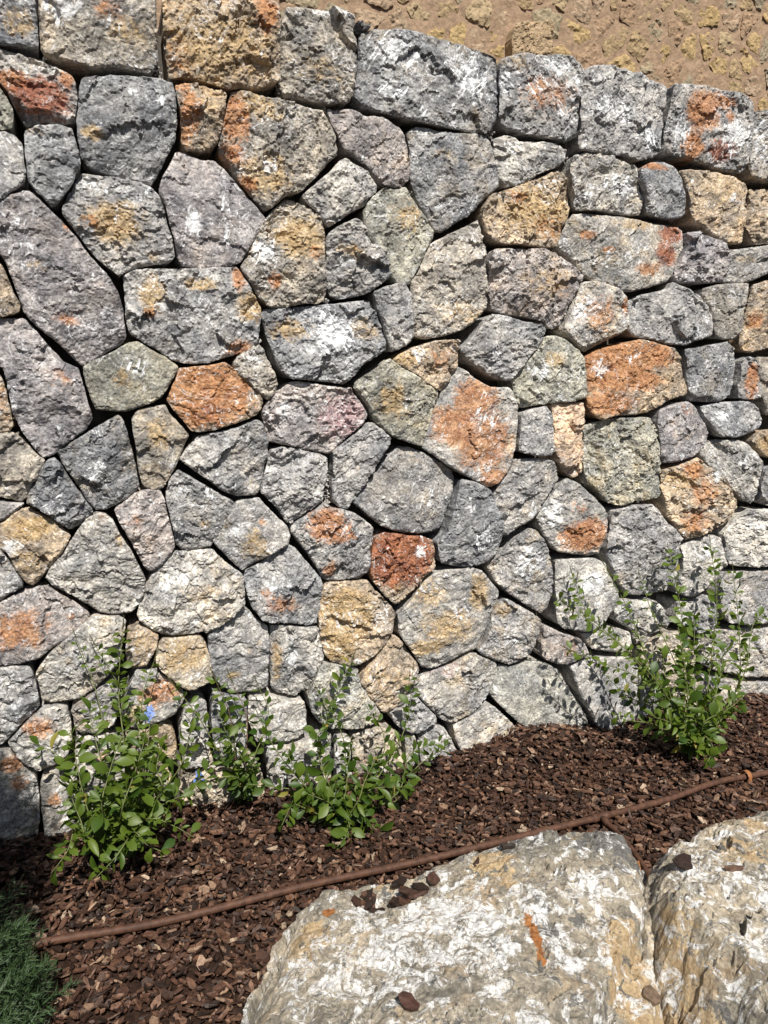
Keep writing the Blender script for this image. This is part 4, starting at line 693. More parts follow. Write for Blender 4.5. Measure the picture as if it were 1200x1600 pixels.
LABEL = {'r': 'rust orange stained stone', 'd': 'deep red stained stone', 'o': 'ochre stained stone'}
for n_, (b, poly, patches) in enumerate(STONES):
    rng = np.random.default_rng(n_)
    coping = n_ < 10
    V, F, c = rock(poly, n_ + 1, depth=0.34 if coping else 0.17, dome=rng.uniform(0.002, 0.008), grow=0.0006, soft=1,
                   ncut=int(rng.integers(4, 8)), relief=rng.uniform(0.38, 1.0), bevd=rng.uniform(0.003, 0.008), bev=(0.002, 0.009), step=rng.uniform(0.5, 1.4), edgecut=int(rng.random() < 0.55))
    V[:, 2] += rng.normal(0, 0.006) + (0.016 if coping else 0)
    col = np.array(BASE[b]) * rng.uniform(0.9, 1.1)
    o = build_rock('stone', wall, V, F, c, col, patches, M_STONE, WALL_FRAME)
    big_ = [p for p in patches if p[0] in 'rd' and p[5] >= 1.0 and p[3] > 0.05]
    if big_: o['label'] = LABEL[big_[0][0]]

# the wall goes on a little to either side of the frame
def clip(poly, px, py, nx, ny):
    out = []
    for i in range(len(poly)):
        a = poly[i]; b = poly[(i + 1) % len(poly)]
        da = (a[0] - px) * nx + (a[1] - py) * ny
        db = (b[0] - px) * nx + (b[1] - py) * ny
        if da <= 0: out.append(a)
        if da * db < 0:
            t = da / (da - db); out.append((a[0] + (b[0] - a[0]) * t, a[1] + (b[1] - a[1]) * t))
    return out

def cells(bound, du, dz, seed, gap, jitter=0.36):
    rng = np.random.default_rng(seed)
    us = [p[0] for p in bound]; zs = [p[1] for p in bound]
    sites = []
    r = 0
    z = min(zs) - dz
    while z < max(zs) + dz:
        u = min(us) - du + (r % 2) * du / 2
        while u < max(us) + du:
            sites.append((u + rng.uniform(-jitter, jitter) * du, z + rng.uniform(-jitter, jitter) * dz))
            u += du
        z += dz; r += 1
    res = []
    if jitter > 0.4:                               # irregular sizes: a random scatter instead of courses
        n_s = len(sites); sites = []
        lo = (min(us) - du, min(zs) - dz); hi = (max(us) + du, max(zs) + dz)
        for _ in range(n_s * 30):
            q = (rng.uniform(lo[0], hi[0]), rng.uniform(lo[1], hi[1]))
            md = du * rng.uniform(0.42, 0.95)
            if all(math.hypot((q[0] - s[0]) * 1.15, q[1] - s[1]) > md for s in sites): sites.append(q)
            if len(sites) > n_s * 1.25: break
    for i, s in enumerate(sites):
        poly = list(bound)
        for j, t in enumerate(sites):
            if i == j: continue
            dx, dy = t[0] - s[0], t[1] - s[1]
            L = math.hypot(dx, dy)
            if L > 3.2 * max(du, dz): continue
            poly = clip(poly, s[0] + dx * (0.5 - gap / 2 / L), s[1] + dy * (0.5 - gap / 2 / L), dx / L, dy / L)
            if len(poly) < 3: break
        if len(poly) < 3: continue
        p = np.array(poly)
        keep = [k for k in range(len(p)) if np.linalg.norm(p[k] - p[k - 1]) > 0.004]
        p = p[keep]
        if len(p) < 3: continue
        q = np.roll(p, -1, 0)
        ar = abs((p[:, 0] * q[:, 1] - q[:, 0] * p[:, 1]).sum()) / 2
        if ar < du * dz * 0.12: continue
        res.append(p)
    return res

kinds = ['gry', 'blu', 'wrm', 'tan', 'pal', 'pur', 'grn']
SIDE = [[(-1.263, 2.68), (-1.483, -0.1), (-2.233, -0.1), (-2.013, 2.68)], [(1.915, 2.68), (2.365, -0.1), (3.265, -0.1), (2.815, 2.68)]]
for si, bound in enumerate(SIDE):
    for n_, p in enumerate(cells(bound, 0.30, 0.25, 50 + si, 0.014)):
        V, F, c = rock(p.tolist(), 300 + si * 60 + n_, res=0.012)
        rng = np.random.default_rng(900 + n_ + si * 70)
        pat = [('r', c[0], c[1], 0.08, 0.06, 0.9)] if rng.random() < 0.15 else ([('w', c[0], c[1], 0.06, 0.05, 0.6)] if rng.random() < 0.3 else [])
        build_rock('stone', wall, V, F, c, BASE[kinds[int(rng.integers(0, 7))]], pat, M_STONE, WALL_FRAME)

def box_mesh(name, lo, hi, mat, frame):
    O, ax, bx, hx = frame
    vs_ = [(a, b, h) for a in (lo[0], hi[0]) for b in (lo[1], hi[1]) for h in (lo[2], hi[2])]
    fs = [(0, 1, 3, 2), (4, 6, 7, 5), (0, 4, 5, 1), (2, 3, 7, 6), (0, 2, 6, 4), (1, 5, 7, 3)]
    return mesh_from(name, [tuple(O + ax * a + bx * b + hx * h) for a, b, h in vs_], fs, mat)

def local(me, origin):
    me.transform(Matrix.Translation(-Vector(origin)))
    return me

cl = W(0.2, 0.0)
link('mortar_core', local(box_mesh('mortar_core', (-2.3, -0.3, -0.5), (3.2, 2.63, -0.15), M_CORE, WALL_FRAME), cl), wall, cl)

# pale mortar crumbs caught in a few joints
CRUMBS = [(-0.747, 2.5, -0.732, 2.444, 0.004), (0.421, 2.449, 0.435, 2.407, 0.006), (0.739, 2.411, 0.761, 2.364, 0.008), (-0.209, 1.216, -0.211, 1.088, 0.004), (-0.209, 2.444, -0.194, 2.423, 0.004), (-0.361, 2.506, -0.356, 2.465, 0.004), (-1.061, 2.476, -1.073, 2.453, 0.004), (0.088, 2.389, 0.095, 2.369, 0.004), (0.091, 2.206, 0.109, 2.191, 0.005), (1.218, 2.216, 1.292, 2.192, 0.003), (-0.211, 1.815, -0.199, 1.802, 0.003), (-0.451, 1.65, -0.44, 1.671, 0.003)]
ico_v = np.array([(1, 0, 0), (-1, 0, 0), (0, 1, 0), (0, -1, 0), (0, 0, 1), (0, 0, -1)], float)
ico_f = np.array([(0, 2, 4), (2, 1, 4), (1, 3, 4), (3, 0, 4), (2, 0, 5), (1, 2, 5), (3, 1, 5), (0, 3, 5)])
vv, ff, nv = [], [], 0
for (u0, z0, u1, z1, wd) in CRUMBS:
    L = math.hypot(u1 - u0, z1 - z0)
    for k in range(int(14 + L * 420)):
        t = random.random()
        p = W(u0 + (u1 - u0) * t + random.gauss(0, wd), z0 + (z1 - z0) * t + random.gauss(0, wd), random.uniform(-0.06, -0.022))
        r = random.uniform(0.0018, 0.005)
        vv.append(ico_v * (r * RNG.uniform(0.6, 1.3, (6, 1))) + p); ff.append(ico_f + nv); nv += 6
o = link('mortar_crumb', local(mesh_from('mortar_crumb', np.vstack(vv), np.vstack(ff), M_CRUMB), cl), wall, cl)
o['kind'] = 'stuff'

# ------------------------------------------------------------------ tan wall on the terrace behind
RW = -2.2
REAR_FRAME = (W(0, 0, RW), WD, UP, WN)
rear = empty('rubble_wall', W(1.0, 2.3, RW))
tag(rear, 'tan mortared rubble wall standing behind and above the grey stone wall', 'wall')
gu = np.linspace(-2.5, 6.0, 250); gz = np.linspace(1.9, 5.2, 110)
U, Z = np.meshgrid(gu, gz)
pp = np.column_stack([U.ravel() * 7, Z.ravel() * 7, np.zeros(U.size)])
hh = fbm(pp, 5, 0.6) * 0.02
co = np.array([REAR_FRAME[0]])[0] + U.ravel()[:, None] * WD + Z.ravel()[:, None] * UP + (hh * 0.6 - 0.010)[:, None] * WN
idx = np.arange(U.size).reshape(U.shape)
quads = np.stack([idx[:-1, :-1], idx[:-1, 1:], idx[1:, 1:], idx[1:, :-1]], -1).reshape(-1, 4)
rl = W(1.0, 2.3, RW)
link('mortar', local(mesh_from('mortar', co, quads, M_RMORTAR), rl), rear, rl)
link('wall_core', local(box_mesh('wall_core', (-2.5, 1.9, -0.5), (6.0, 5.2, -0.05), M_RMORTAR, REAR_FRAME), rl), rear, rl)
RB = [(0.105, 3.92), (0.096, 3.572), (0.918, 3.511), (4.683, 3.433), (4.513, 4.702)]
rcol = [(.46, .33, .15), (.42, .31, .17), (.48, .37, .22), (.38, .32, .21), (.34, .30, .21), (.46, .34, .23), (.50, .36, .17), (.40, .27, .17)]
for n_, p in enumerate(cells(RB, 0.20, 0.19, 77, 0.022, 0.46)[:299]):
    rng = np.random.default_rng(4000 + n_)
    q = p.copy(); cc = q.mean(0)
    q = cc + (q - cc) * rng.uniform(0.84, 1.04, (len(q), 1))
    V, F, c = rock(q.tolist(), 600 + n_, res=0.015, depth=0.06, dome=0.004, ncut=2, cutslope=(.02, .10), relief=0.55, bev=(0.005, 0.03), bevd=0.004, jag=0.018, soft=1, edgecut=0)
    V[:, 2] += rng.uniform(-0.016, 0.002)
    build_rock('stone', rear, V, F, c, np.array(rcol[int(rng.integers(0, 8))]) * 0.68 + np.array((.335, .232, .155)) * 0.2 * rng.uniform(0.78, 1.2), [], M_RSTONE, REAR_FRAME)
PB = [(1.708, 3.642), (1.694, 3.775), (1.715, 3.863), (1.743, 3.879), (1.829, 3.904), (2.005, 3.94), (2.0, 3.822), (1.996, 3.683)]
V, F, c = rock(PB, 990, res=0.008, depth=0.2, dome=0.004, ncut=1, cutslope=(.05, .15), bevd=0.006, relief=.8)
V[:, 2] += 0.10
o = build_rock('stone', rear, V, F, c, (.38, .28, .175), [], M_RSTONE, REAR_FRAME)
o['label'] = 'block standing proud of the wall face'

# ------------------------------------------------------------------ ground
def mound(u, q):
    m = 0.075 * np.exp(-(q / 0.20) ** 2) * np.exp(-((u - 0.62) / 0.27) ** 2)
    m = m + 0.02 * np.exp(-(q / 0.2) ** 2)
    m = m + 0.03 * np.exp(-((u - 1.7) / 0.5) ** 2) * np.exp(-(q / 0.25) ** 2)
    p = np.column_stack([np.ravel(u) * 3.1, np.ravel(q) * 3.1, np.zeros(np.size(u))])
    return m + (fbm(p, 3) * 0.022).reshape(np.shape(u)) - 0.012

big = mesh_from('ground', [(-150, -150, -0.12), (150, -150, -0.12), (150, 150, -0.12), (-150, 150, -0.12)], [(0, 1, 2, 3)], M_SOIL)
tag(link('ground', big), None, None, kind='structure')
gu = np.linspace(-2.6, 3.6, 240); gq = np.linspace(-0.12, 3.2, 130)
U, Q = np.meshgrid(gu, gq)
H = mound(U, Q).ravel() - 0.008
co = WO + U.ravel()[:, None] * WD + Q.ravel()[:, None] * WN + H[:, None] * UP
idx = np.arange(U.size).reshape(U.shape)
quads = np.stack([idx[:-1, :-1], idx[1:, :-1], idx[1:, 1:], idx[:-1, 1:]], -1).reshape(-1, 4)
tag(link('planting_bed', mesh_from('planting_bed', co, quads, M_SOIL, True)), None, None, kind='structure')
ter = mesh_from('terrace', [tuple(W(-2.4, 2.45, -0.45)), tuple(W(6, 2.45, -0.45)), tuple(W(6, 2.45, -2.3)), tuple(W(-2.4, 2.45, -2.3))], [(0, 1, 2, 3)], M_SOIL)
tag(link('terrace_ground', ter), None, None, kind='structure')

def uq_of(p):
    r = np.asarray(p) - WO
    return r @ WD, r @ WN

def ground_z(x, y):
    u, q = uq_of(np.array([x, y, 0.0]))
    return float(mound(np.array([u]), np.array([q]))[0])

# bark mulch
CHIPCOL = np.array([(.024, .013, .009), (.045, .022, .014), (.072, .035, .022), (.105, .053, .032), (.15, .082, .052), (.22, .14, .092), (.36, .27, .19)])
CHIPP = np.array([.19, .24, .23, .17, .10, .05, .02])
def chip_batch(u, q, lift, rng, lmin=0.012, lmax=0.050):
    N = len(u)
    L = rng.uniform(lmin, lmax, N) * rng.uniform(0.75, 1.0, N); Wd = L * np.clip(rng.uniform(0.18, 0.72, N), 0.006 / L, 1); T = rng.uniform(0.0025, 0.006, N)
    an = np.array([0.0, 0.9, 2.2, np.pi, 4.0, 5.3])
    a = an[None] + rng.uniform(-0.25, 0.25, (N, 6))
    rr = rng.uniform(0.75, 1.1, (N, 6))
    x = np.cos(a) * rr * L[:, None] / 2; y = np.sin(a) * rr * Wd[:, None] / 2
    bend = rng.normal(0, 2.5, N)
    z = bend[:, None] * x * x + rng.normal(0, 0.0012, (N, 6))
    top = np.stack([x, y, z + T[:, None] / 2], -1); bot = np.stack([x, y, z - T[:, None] / 2], -1)
    P = np.concatenate([top, bot], 1)
    yaw = rng.uniform(0, 2 * np.pi, N); tilt = np.abs(rng.normal(0, 0.42, N)); ta = rng.uniform(0, 2 * np.pi, N)
    cz, sz = np.cos(yaw), np.sin(yaw)
    X = P[..., 0] * cz[:, None] - P[..., 1] * sz[:, None]; Y = P[..., 0] * sz[:, None] + P[..., 1] * cz[:, None]; Zc = P[..., 2]
    kx, ky = np.cos(ta)[:, None], np.sin(ta)[:, None]
    ct, st = np.cos(tilt)[:, None], np.sin(tilt)[:, None]
    d = (kx * X + ky * Y) * (1 - ct)
    X2 = X * ct + ky * Zc * st + kx * d
    Y2 = Y * ct - kx * Zc * st + ky * d
    Z2 = Zc * ct + (kx * Y - ky * X) * st
    base = WO + u[:, None] * WD + q[:, None] * WN + (mound(u, q) + lift)[:, None] * UP
    return (np.stack([X2, Y2, Z2], -1) + base[:, None, :]).reshape(-1, 3)

def chip_mesh(name, co, rng, cols=None):
    N = len(co) // 12
    b = np.arange(N)[:, None] * 12
    hexa = b + np.arange(6)[None]
    tri = np.concatenate([b + np.array([[0, i, i + 1]]) for i in range(1, 5)], 0)
    sides = []
    for i in range(6):
        j = (i + 1) % 6
        sides.append(b + np.array([[i, i + 6, j + 6]])); sides.append(b + np.array([[i, j + 6, j]]))
    F = np.concatenate([tri] + sides, 0)
    me = mesh_from(name, co, F, M_CHIP)
    if cols is None:
        cols = CHIPCOL[rng.choice(7, N, p=CHIPP)] * rng.uniform(0.75, 1.3, (N, 1))
    vcol(me, 'base', np.repeat(cols, 12, 0))
    return me

rngc = np.random.default_rng(33)
NCH = 46000
u = rngc.uniform(-2.0, 2.9, NCH); q = -0.02 + 1.75 * rngc.uniform(0, 1, NCH) ** 1.1
lift = rngc.uniform(0.0, 0.02, NCH)
o = link('bark_mulch', chip_mesh('bark_mulch', chip_batch(u, q, lift, rngc), rngc))
tag(o, 'layer of dark red brown bark chips covering the planting bed', 'mulch', kind='stuff')

# ------------------------------------------------------------------ boulders
def pits(ab, seed):
    f = fbm(np.column_stack([ab * 17, np.full(len(ab), seed)]), 4, 0.6)
    g = fbm(np.column_stack([ab * 48, np.full(len(ab), seed + 9)]), 3, 0.6)
    return -0.022 * np.clip(f - 0.2, 0, 0.5) / 0.5 - 0.014 * np.clip(g - 0.25, 0, 0.5) / 0.5 + 0.012 * f

HOL = np.array((0.018, 1.56)); STEP_A = np.array((0.599, 1.511)); STEP_B = np.array((0.389, 1.209))
def shape1(ab):
    r = (ab - HOL) / np.array([0.085, 0.055])
    wob = fbm(np.column_stack([ab * 15, np.full(len(ab), 4.0)]), 3)
    h = pits(ab, 3.0) - 0.05 * np.exp(-(r ** 2).sum(1) * (1 + 0.5 * wob))
    d = STEP_B - STEP_A; d = d / np.linalg.norm(d); nn = np.array([d[1], -d[0]])
    if nn[0] < 0: nn = -nn
    s = (ab - STEP_A) @ nn + wob * 0.022
    return h - 0.045 * np.clip(s / 0.014, 0, 1)
def shape2(ab):
    return pits(ab, 8.0)

def boulder(name, label, poly, zs, seed, base, patches, **kw):
    fr = (np.array([0, 0, zs]), np.array([1.0, 0, 0]), np.array([0, 1.0, 0]), UP)
    V, F, c = rock(poly, seed, **kw)
    o = build_rock(name, None, V, F, c, base, patches, M_BOULDER, fr)
    tag(o, label, 'boulder', 'pale boulders edging the bed')
    return o

B1 = [(-0.325, 0.95), (-0.2, 0.72), (0.1, 0.62), (0.49500000000000005, 0.72), (0.5650000000000001, 1.0), (0.545, 1.209), (0.567, 1.333), (0.593, 1.46), (0.611, 1.542), (0.635, 1.629), (0.632, 1.704), (0.608, 1.813), (0.555, 1.837), (0.483, 1.825), (0.388, 1.785), (0.266, 1.757), (0.163, 1.719), (0.079, 1.653), (0.04, 1.658), (-0.047, 1.643), (-0.124, 1.629), (-0.181, 1.576), (-0.226, 1.46), (-0.258, 1.316), (-0.275, 1.209)]
B1P = [('o', 0.263, 1.622, 0.062, 0.058, 0.9), ('r', 0.306, 1.394, 0.012, 0.039, 0.75), ('r', 0.308, 1.35, 0.012, 0.037, 0.75), ('r', 0.31, 1.303, 0.012, 0.035, 0.75), ('o', 0.287, 1.532, 0.018, 0.042, 0.8), ('o', -0.164, 1.403, 0.055, 0.103, 0.7), ('r', -0.124, 1.511, 0.015, 0.021, 0.9), ('r', -0.072, 1.333, 0.013, 0.02, 0.6), ('o', 0.015, 1.622, 0.039, 0.024, 0.7), ('w', 0.136, 1.403, 0.177, 0.119, 0.8), ('w', 0.0, 1.3, 0.127, 0.091, 0.7), ('w', 0.365, 1.333, 0.091, 0.109, 0.5), ('w', -0.058, 1.5, 0.058, 0.06, 0.6), ('g', 0.561, 1.683, 0.08, 0.096, 0.8), ('g', 0.329, 1.735, 0.099, 0.039, 0.8), ('g', 0.337, 1.385, 0.027, 0.101, 0.6), ('o', 0.51, 1.3, 0.064, 0.105, 1.2), ('o', 0.487, 1.709, 0.033, 0.026, 0.4), ('r', 0.631, 1.663, 0.008, 0.02, 0.9), ('w', 0.492, 1.5, 0.057, 0.04, 0.8)]
B1C = [(-0.059, 1.521, -0.98, 0.2, 0.55), (0.187, 1.634, -0.213, 0.977, 0.5)]
b1 = boulder('boulder', 'large white crusted boulder with orange stains in front of the brown pipe', B1, 0.335, 51, (.42, .385, .33), B1P,
        res=0.0058, depth=0.45, dome=0.06, ncut=6, cutslope=(.05, .3), relief=0.85, bev=(0.01, 0.04), bevd=0.02, jag=0.012, flare=1.05, cuts=B1C, extra=shape1, big=0.8, step=0.25, round_=0.05, edgecut=0)
B2 = [(1.264, 1.925), (1.152, 1.887), (1.028, 1.819), (0.918, 1.767), (0.839, 1.739), (0.747, 1.673), (0.676, 1.635), (0.622, 1.546), (0.578, 1.422), (0.549, 1.282), (0.539, 1.178), (0.5690000000000001, 0.95), (0.7390000000000001, 0.75), (0.9, 0.75), (1.2, 0.95), (1.35, 1.3)]
B2P = [('o', 0.597, 1.332, 0.052, 0.125, 0.6), ('o', 0.825, 1.569, 0.09, 0.066, 0.6), ('w', 0.747, 1.462, 0.084, 0.077, 0.6), ('w', 0.728, 1.282, 0.051, 0.09, 0.7), ('o', 0.584, 1.207, 0.059, 0.056, 0.8), ('w', 0.714, 1.592, 0.038, 0.046, 0.5), ('o', 0.931, 1.691, 0.064, 0.051, 0.6)]
B2C = [(0.644, 1.367, -0.926, -0.377, 1.5), (0.62, 1.236, -0.871, -0.491, 1.2)]
b2 = boulder('boulder', 'tan boulder with a rough steep side at the right, next to the larger boulder', B2, 0.37, 62, (.47, .425, .355), B2P,
        res=0.0058, depth=0.48, dome=0.06, ncut=4, cutslope=(.05, .3), relief=1.0, bev=(0.01, 0.04), bevd=0.02, jag=0.012, flare=1.08, cuts=B2C, extra=shape2, big=0.9, step=0.3, round_=0.05, edgecut=0)

# ------------------------------------------------------------------ brown irrigation pipe
def tube(pts, rad, sides=8, closed_ends=True):
    pts = [np.array(p, float) for p in pts]
    n = len(pts)
    rads = rad if isinstance(rad, (list, tuple, np.ndarray)) else [rad] * n
    V = []; F = []
    prev = None
    for i in range(n):
        t = pts[min(i + 1, n - 1)] - pts[max(i - 1, 0)]
        t = t / (np.linalg.norm(t) + 1e-9)
        ref = UP if abs(t[2]) < 0.9 else np.array([1.0, 0, 0])
        a = np.cross(t, ref) if prev is None else prev - t * np.dot(prev, t)
        a /= np.linalg.norm(a); prev = a
        b = np.cross(t, a)
        for k in range(sides):
            th = 2 * math.pi * k / sides
            V.append(pts[i] + rads[i] * (math.cos(th) * a + math.sin(th) * b))
    for i in range(n - 1):
        for k in range(sides):
            k2 = (k + 1) % sides
            F.append((i * sides + k, i * sides + k2, (i + 1) * sides + k2, (i + 1) * sides + k))
    if closed_ends:
        F.append(tuple(range(sides - 1, -1, -1))); F.append(tuple((n - 1) * sides + k for k in range(sides)))
    return V, F

def spline(pts, m):
    P = [np.array(p, float) for p in pts]
    P = [2 * P[0] - P[1]] + P + [2 * P[-1] - P[-2]]
    out = []
    for i in range(1, len(P) - 2):
        for k in range(m):
            t = k / m
            out.append(0.5 * ((2 * P[i]) + (-P[i - 1] + P[i + 1]) * t + (2 * P[i - 1] - 5 * P[i] + 4 * P[i + 1] - P[i + 2]) * t * t + (-P[i - 1] + 3 * P[i] - 3 * P[i + 1] + P[i + 2]) * t ** 3))
    out.append(P[-2])
    return out

PIPE = [(-1.105, 1.716), (-0.903, 1.789), (-0.617, 1.879), (-0.232, 2.022), (0.081, 2.135), (0.337, 2.222), (0.546, 2.312), (0.762, 2.397), (1.038, 2.517), (1.274, 2.625), (1.515, 2.712), (1.842, 2.837)]
BRANCH = [(0.762, 2.397), (0.793, 2.32), (0.815, 2.202), (0.822, 2.091), (0.801, 1.979)]
TEE = np.array((0.762, 2.397)); CLIP = np.array((1.41, 2.673))
pz = 0.030
proot = empty('irrigation_pipe', (TEE[0], TEE[1], 0.0))
tag(proot, 'brown plastic irrigation pipe lying along the mulch bed with a side branch', 'pipe')
pl = (TEE[0], TEE[1], 0.0)
def at_g(p, z): return np.array([p[0], p[1], ground_z(p[0], p[1]) + z])
def part(name, VF, mat, parent, loc, smooth=True):
    return link(name, local(mesh_from(name, VF[0], VF[1], mat, smooth), loc), parent, loc)
part('main_line', tube(spline([at_g(p, pz) for p in PIPE], 10), 0.0112, 16), M_PIPE, proot, pl)
part('branch_line', tube(spline([at_g(p, pz * 0.9) for p in BRANCH], 8), 0.0090, 14), M_PIPE, proot, pl)
td = (np.array(PIPE[-1]) - np.array(PIPE[0])); td = np.append(td / np.linalg.norm(td), 0)
tc_ = at_g(TEE, pz)
part('tee_fitting', tube([tc_ - td * 0.035, tc_ - td * 0.034, tc_ - td * 0.018, tc_ - td * 0.016, tc_ + td * 0.016, tc_ + td * 0.018, tc_ + td * 0.034, tc_ + td * 0.035],
     [.0114, .0145, .0145, .0132, .0132, .0145, .0145, .0114], 16), M_PIPE, proot, pl)
bd = np.array(BRANCH[1]) - np.array(BRANCH[0]); bd = np.append(bd / np.linalg.norm(bd), 0)
part('branch_socket', tube([tc_ + bd * 0.012, tc_ + bd * 0.04, tc_ + bd * 0.042], [.0112, .0116, .0091], 14), M_PIPE, proot, pl)
# a flat rusty strap bent over the pipe, its legs pushed into the bed
sd = np.cross(UP, td); cc = at_g(CLIP, pz)
arc = [cc - sd * 0.019 - UP * 0.06, cc - sd * 0.019] + [cc + 0.019 * (-sd * math.cos(t) + UP * math.sin(t)) for t in np.linspace(0.3, math.pi - 0.3, 6)] + [cc + sd * 0.019, cc + sd * 0.019 - UP * 0.06]
V = []; F = []
for i, p in enumerate(arc):
    o_ = (p - cc); o_ = o_ - UP * min(0, o_[2]); o_ = o_ / np.linalg.norm(o_) * 0.0022
    V += [p - td * 0.009, p + td * 0.009, p + td * 0.009 + o_, p - td * 0.009 + o_]
for i in range(len(arc) - 1):
    a = i * 4; b = a + 4
    for k in range(4):
        F.append((a + k, a + (k + 1) % 4, b + (k + 1) % 4, b + k))
part('clip', (V, F), M_CLIP, proot, pl, False)

# ------------------------------------------------------------------ leafy plants
def leaf_mesh(name, wid, bend, fold, mat, seg=6):
    V = []; F = []
    for i in range(seg + 1):
        t = i / seg
        w = wid * (math.sin(math.pi * min(1, t ** 1.35)) ** 0.8 if 0 < t < 1 else 0) + (0.02 if t == 0 else 0)
        y = t; z = -bend * t * t
        if t < 0.16: w = wid * 0.10
        V += [(-w, y, z + fold * w + 0.012 * math.sin(t * 9)), (0, y, z), (w, y, z + fold * w - 0.012 * math.sin(t * 9))]
    for i in range(seg):
        a = i * 3
        F += [(a, a + 1, a + 4, a + 3), (a + 1, a + 2, a + 5, a + 4)]
    return mesh_from(name, V, F, mat, True)
M_YELLOW = leaf_material('yellowing_leaf', (0.20, 0.19, 0.03), (0.30, 0.24, 0.05), 0.3, 0.55)
LEAVES = [leaf_mesh('leaf', 0.27, 0.18, 0.35, M_LEAF), leaf_mesh('leaf', 0.30, 0.30, 0.25, M_LEAF), leaf_mesh('leaf', 0.25, 0.08, 0.5, M_LEAF), leaf_mesh('leaf', 0.29, 0.42, 0.3, M_LEAF), leaf_mesh('leaf', 0.19, 0.55, 0.75, M_LEAF), leaf_mesh('leaf', 0.20, 0.5, 0.6, M_YELLOW)]

def spike_mesh():
    V = []; F = []
    rng = random.Random(5)
    v, f = tube([(0, 0, 0), (0, 0.5, 0.02), (0, 1, 0)], [0.02, 0.018, 0.008], 5); V += v; F += f
    for k in range(34):
        t = 0.08 + 0.9 * k / 34; an = k * 2.4
        L = 0.13 * (1.15 - t * 0.6); r = np.array([math.cos(an), 0, math.sin(an)])
        p = np.array([0, t, 0.0]); q = p + r * L * 0.75 + np.array([0, L, 0])
        sd_ = np.cross(r, [0, 1, 0]) * 0.022
        i = len(V); V += [p - sd_, p + sd_, (p + q) / 2 + sd_ * 1.2, q, (p + q) / 2 - sd_ * 1.2]
        F += [(i, i + 1, i + 2, i + 3, i + 4)]
    return mesh_from('flower_spike', V, F, M_SPIKE)
SPIKE = spike_mesh()

def flower_mesh(seed):
    rng = random.Random(seed); V = []; F = []
    for k in range(5):
        c = np.array([rng.uniform(-.016, .016), rng.uniform(-.003, .004), rng.uniform(-.022, .022)])
        n = np.array([rng.uniform(-.5, .5), -1, rng.uniform(0, .6)]); n /= np.linalg.norm(n)
        a = np.cross(n, UP); a /= np.linalg.norm(a); b = np.cross(n, a)
        for m in range(5):
            th = m * 2 * math.pi / 5 + rng.random()
            dr = math.cos(th) * a + math.sin(th) * b; sdv = -math.sin(th) * a + math.cos(th) * b
            i = len(V)
            V += [c, c + dr * .006 + sdv * .004, c + dr * .0115 + sdv * .004 + n * .001, c + dr * .0125, c + dr * .0115 - sdv * .004 + n * .001, c + dr * .006 - sdv * .004]
            F += [(i, i + 1, i + 2, i + 3, i + 4, i + 5)]
    return mesh_from('flower', V, F, M_FLOWER)

SUNV = np.array(SUN)
def orient(p, y, nrm, scale):
    y = y / np.linalg.norm(y)
    x = np.cross(y, nrm); x /= np.linalg.norm(x) + 1e-9
    z = np.cross(x, y)
    m = Matrix(((x[0], y[0], z[0], p[0]), (x[1], y[1], z[1], p[1]), (x[2], y[2], z[2], p[2]), (0, 0, 0, 1)))
    return m @ Matrix.Diagonal((scale, scale, scale, 1))

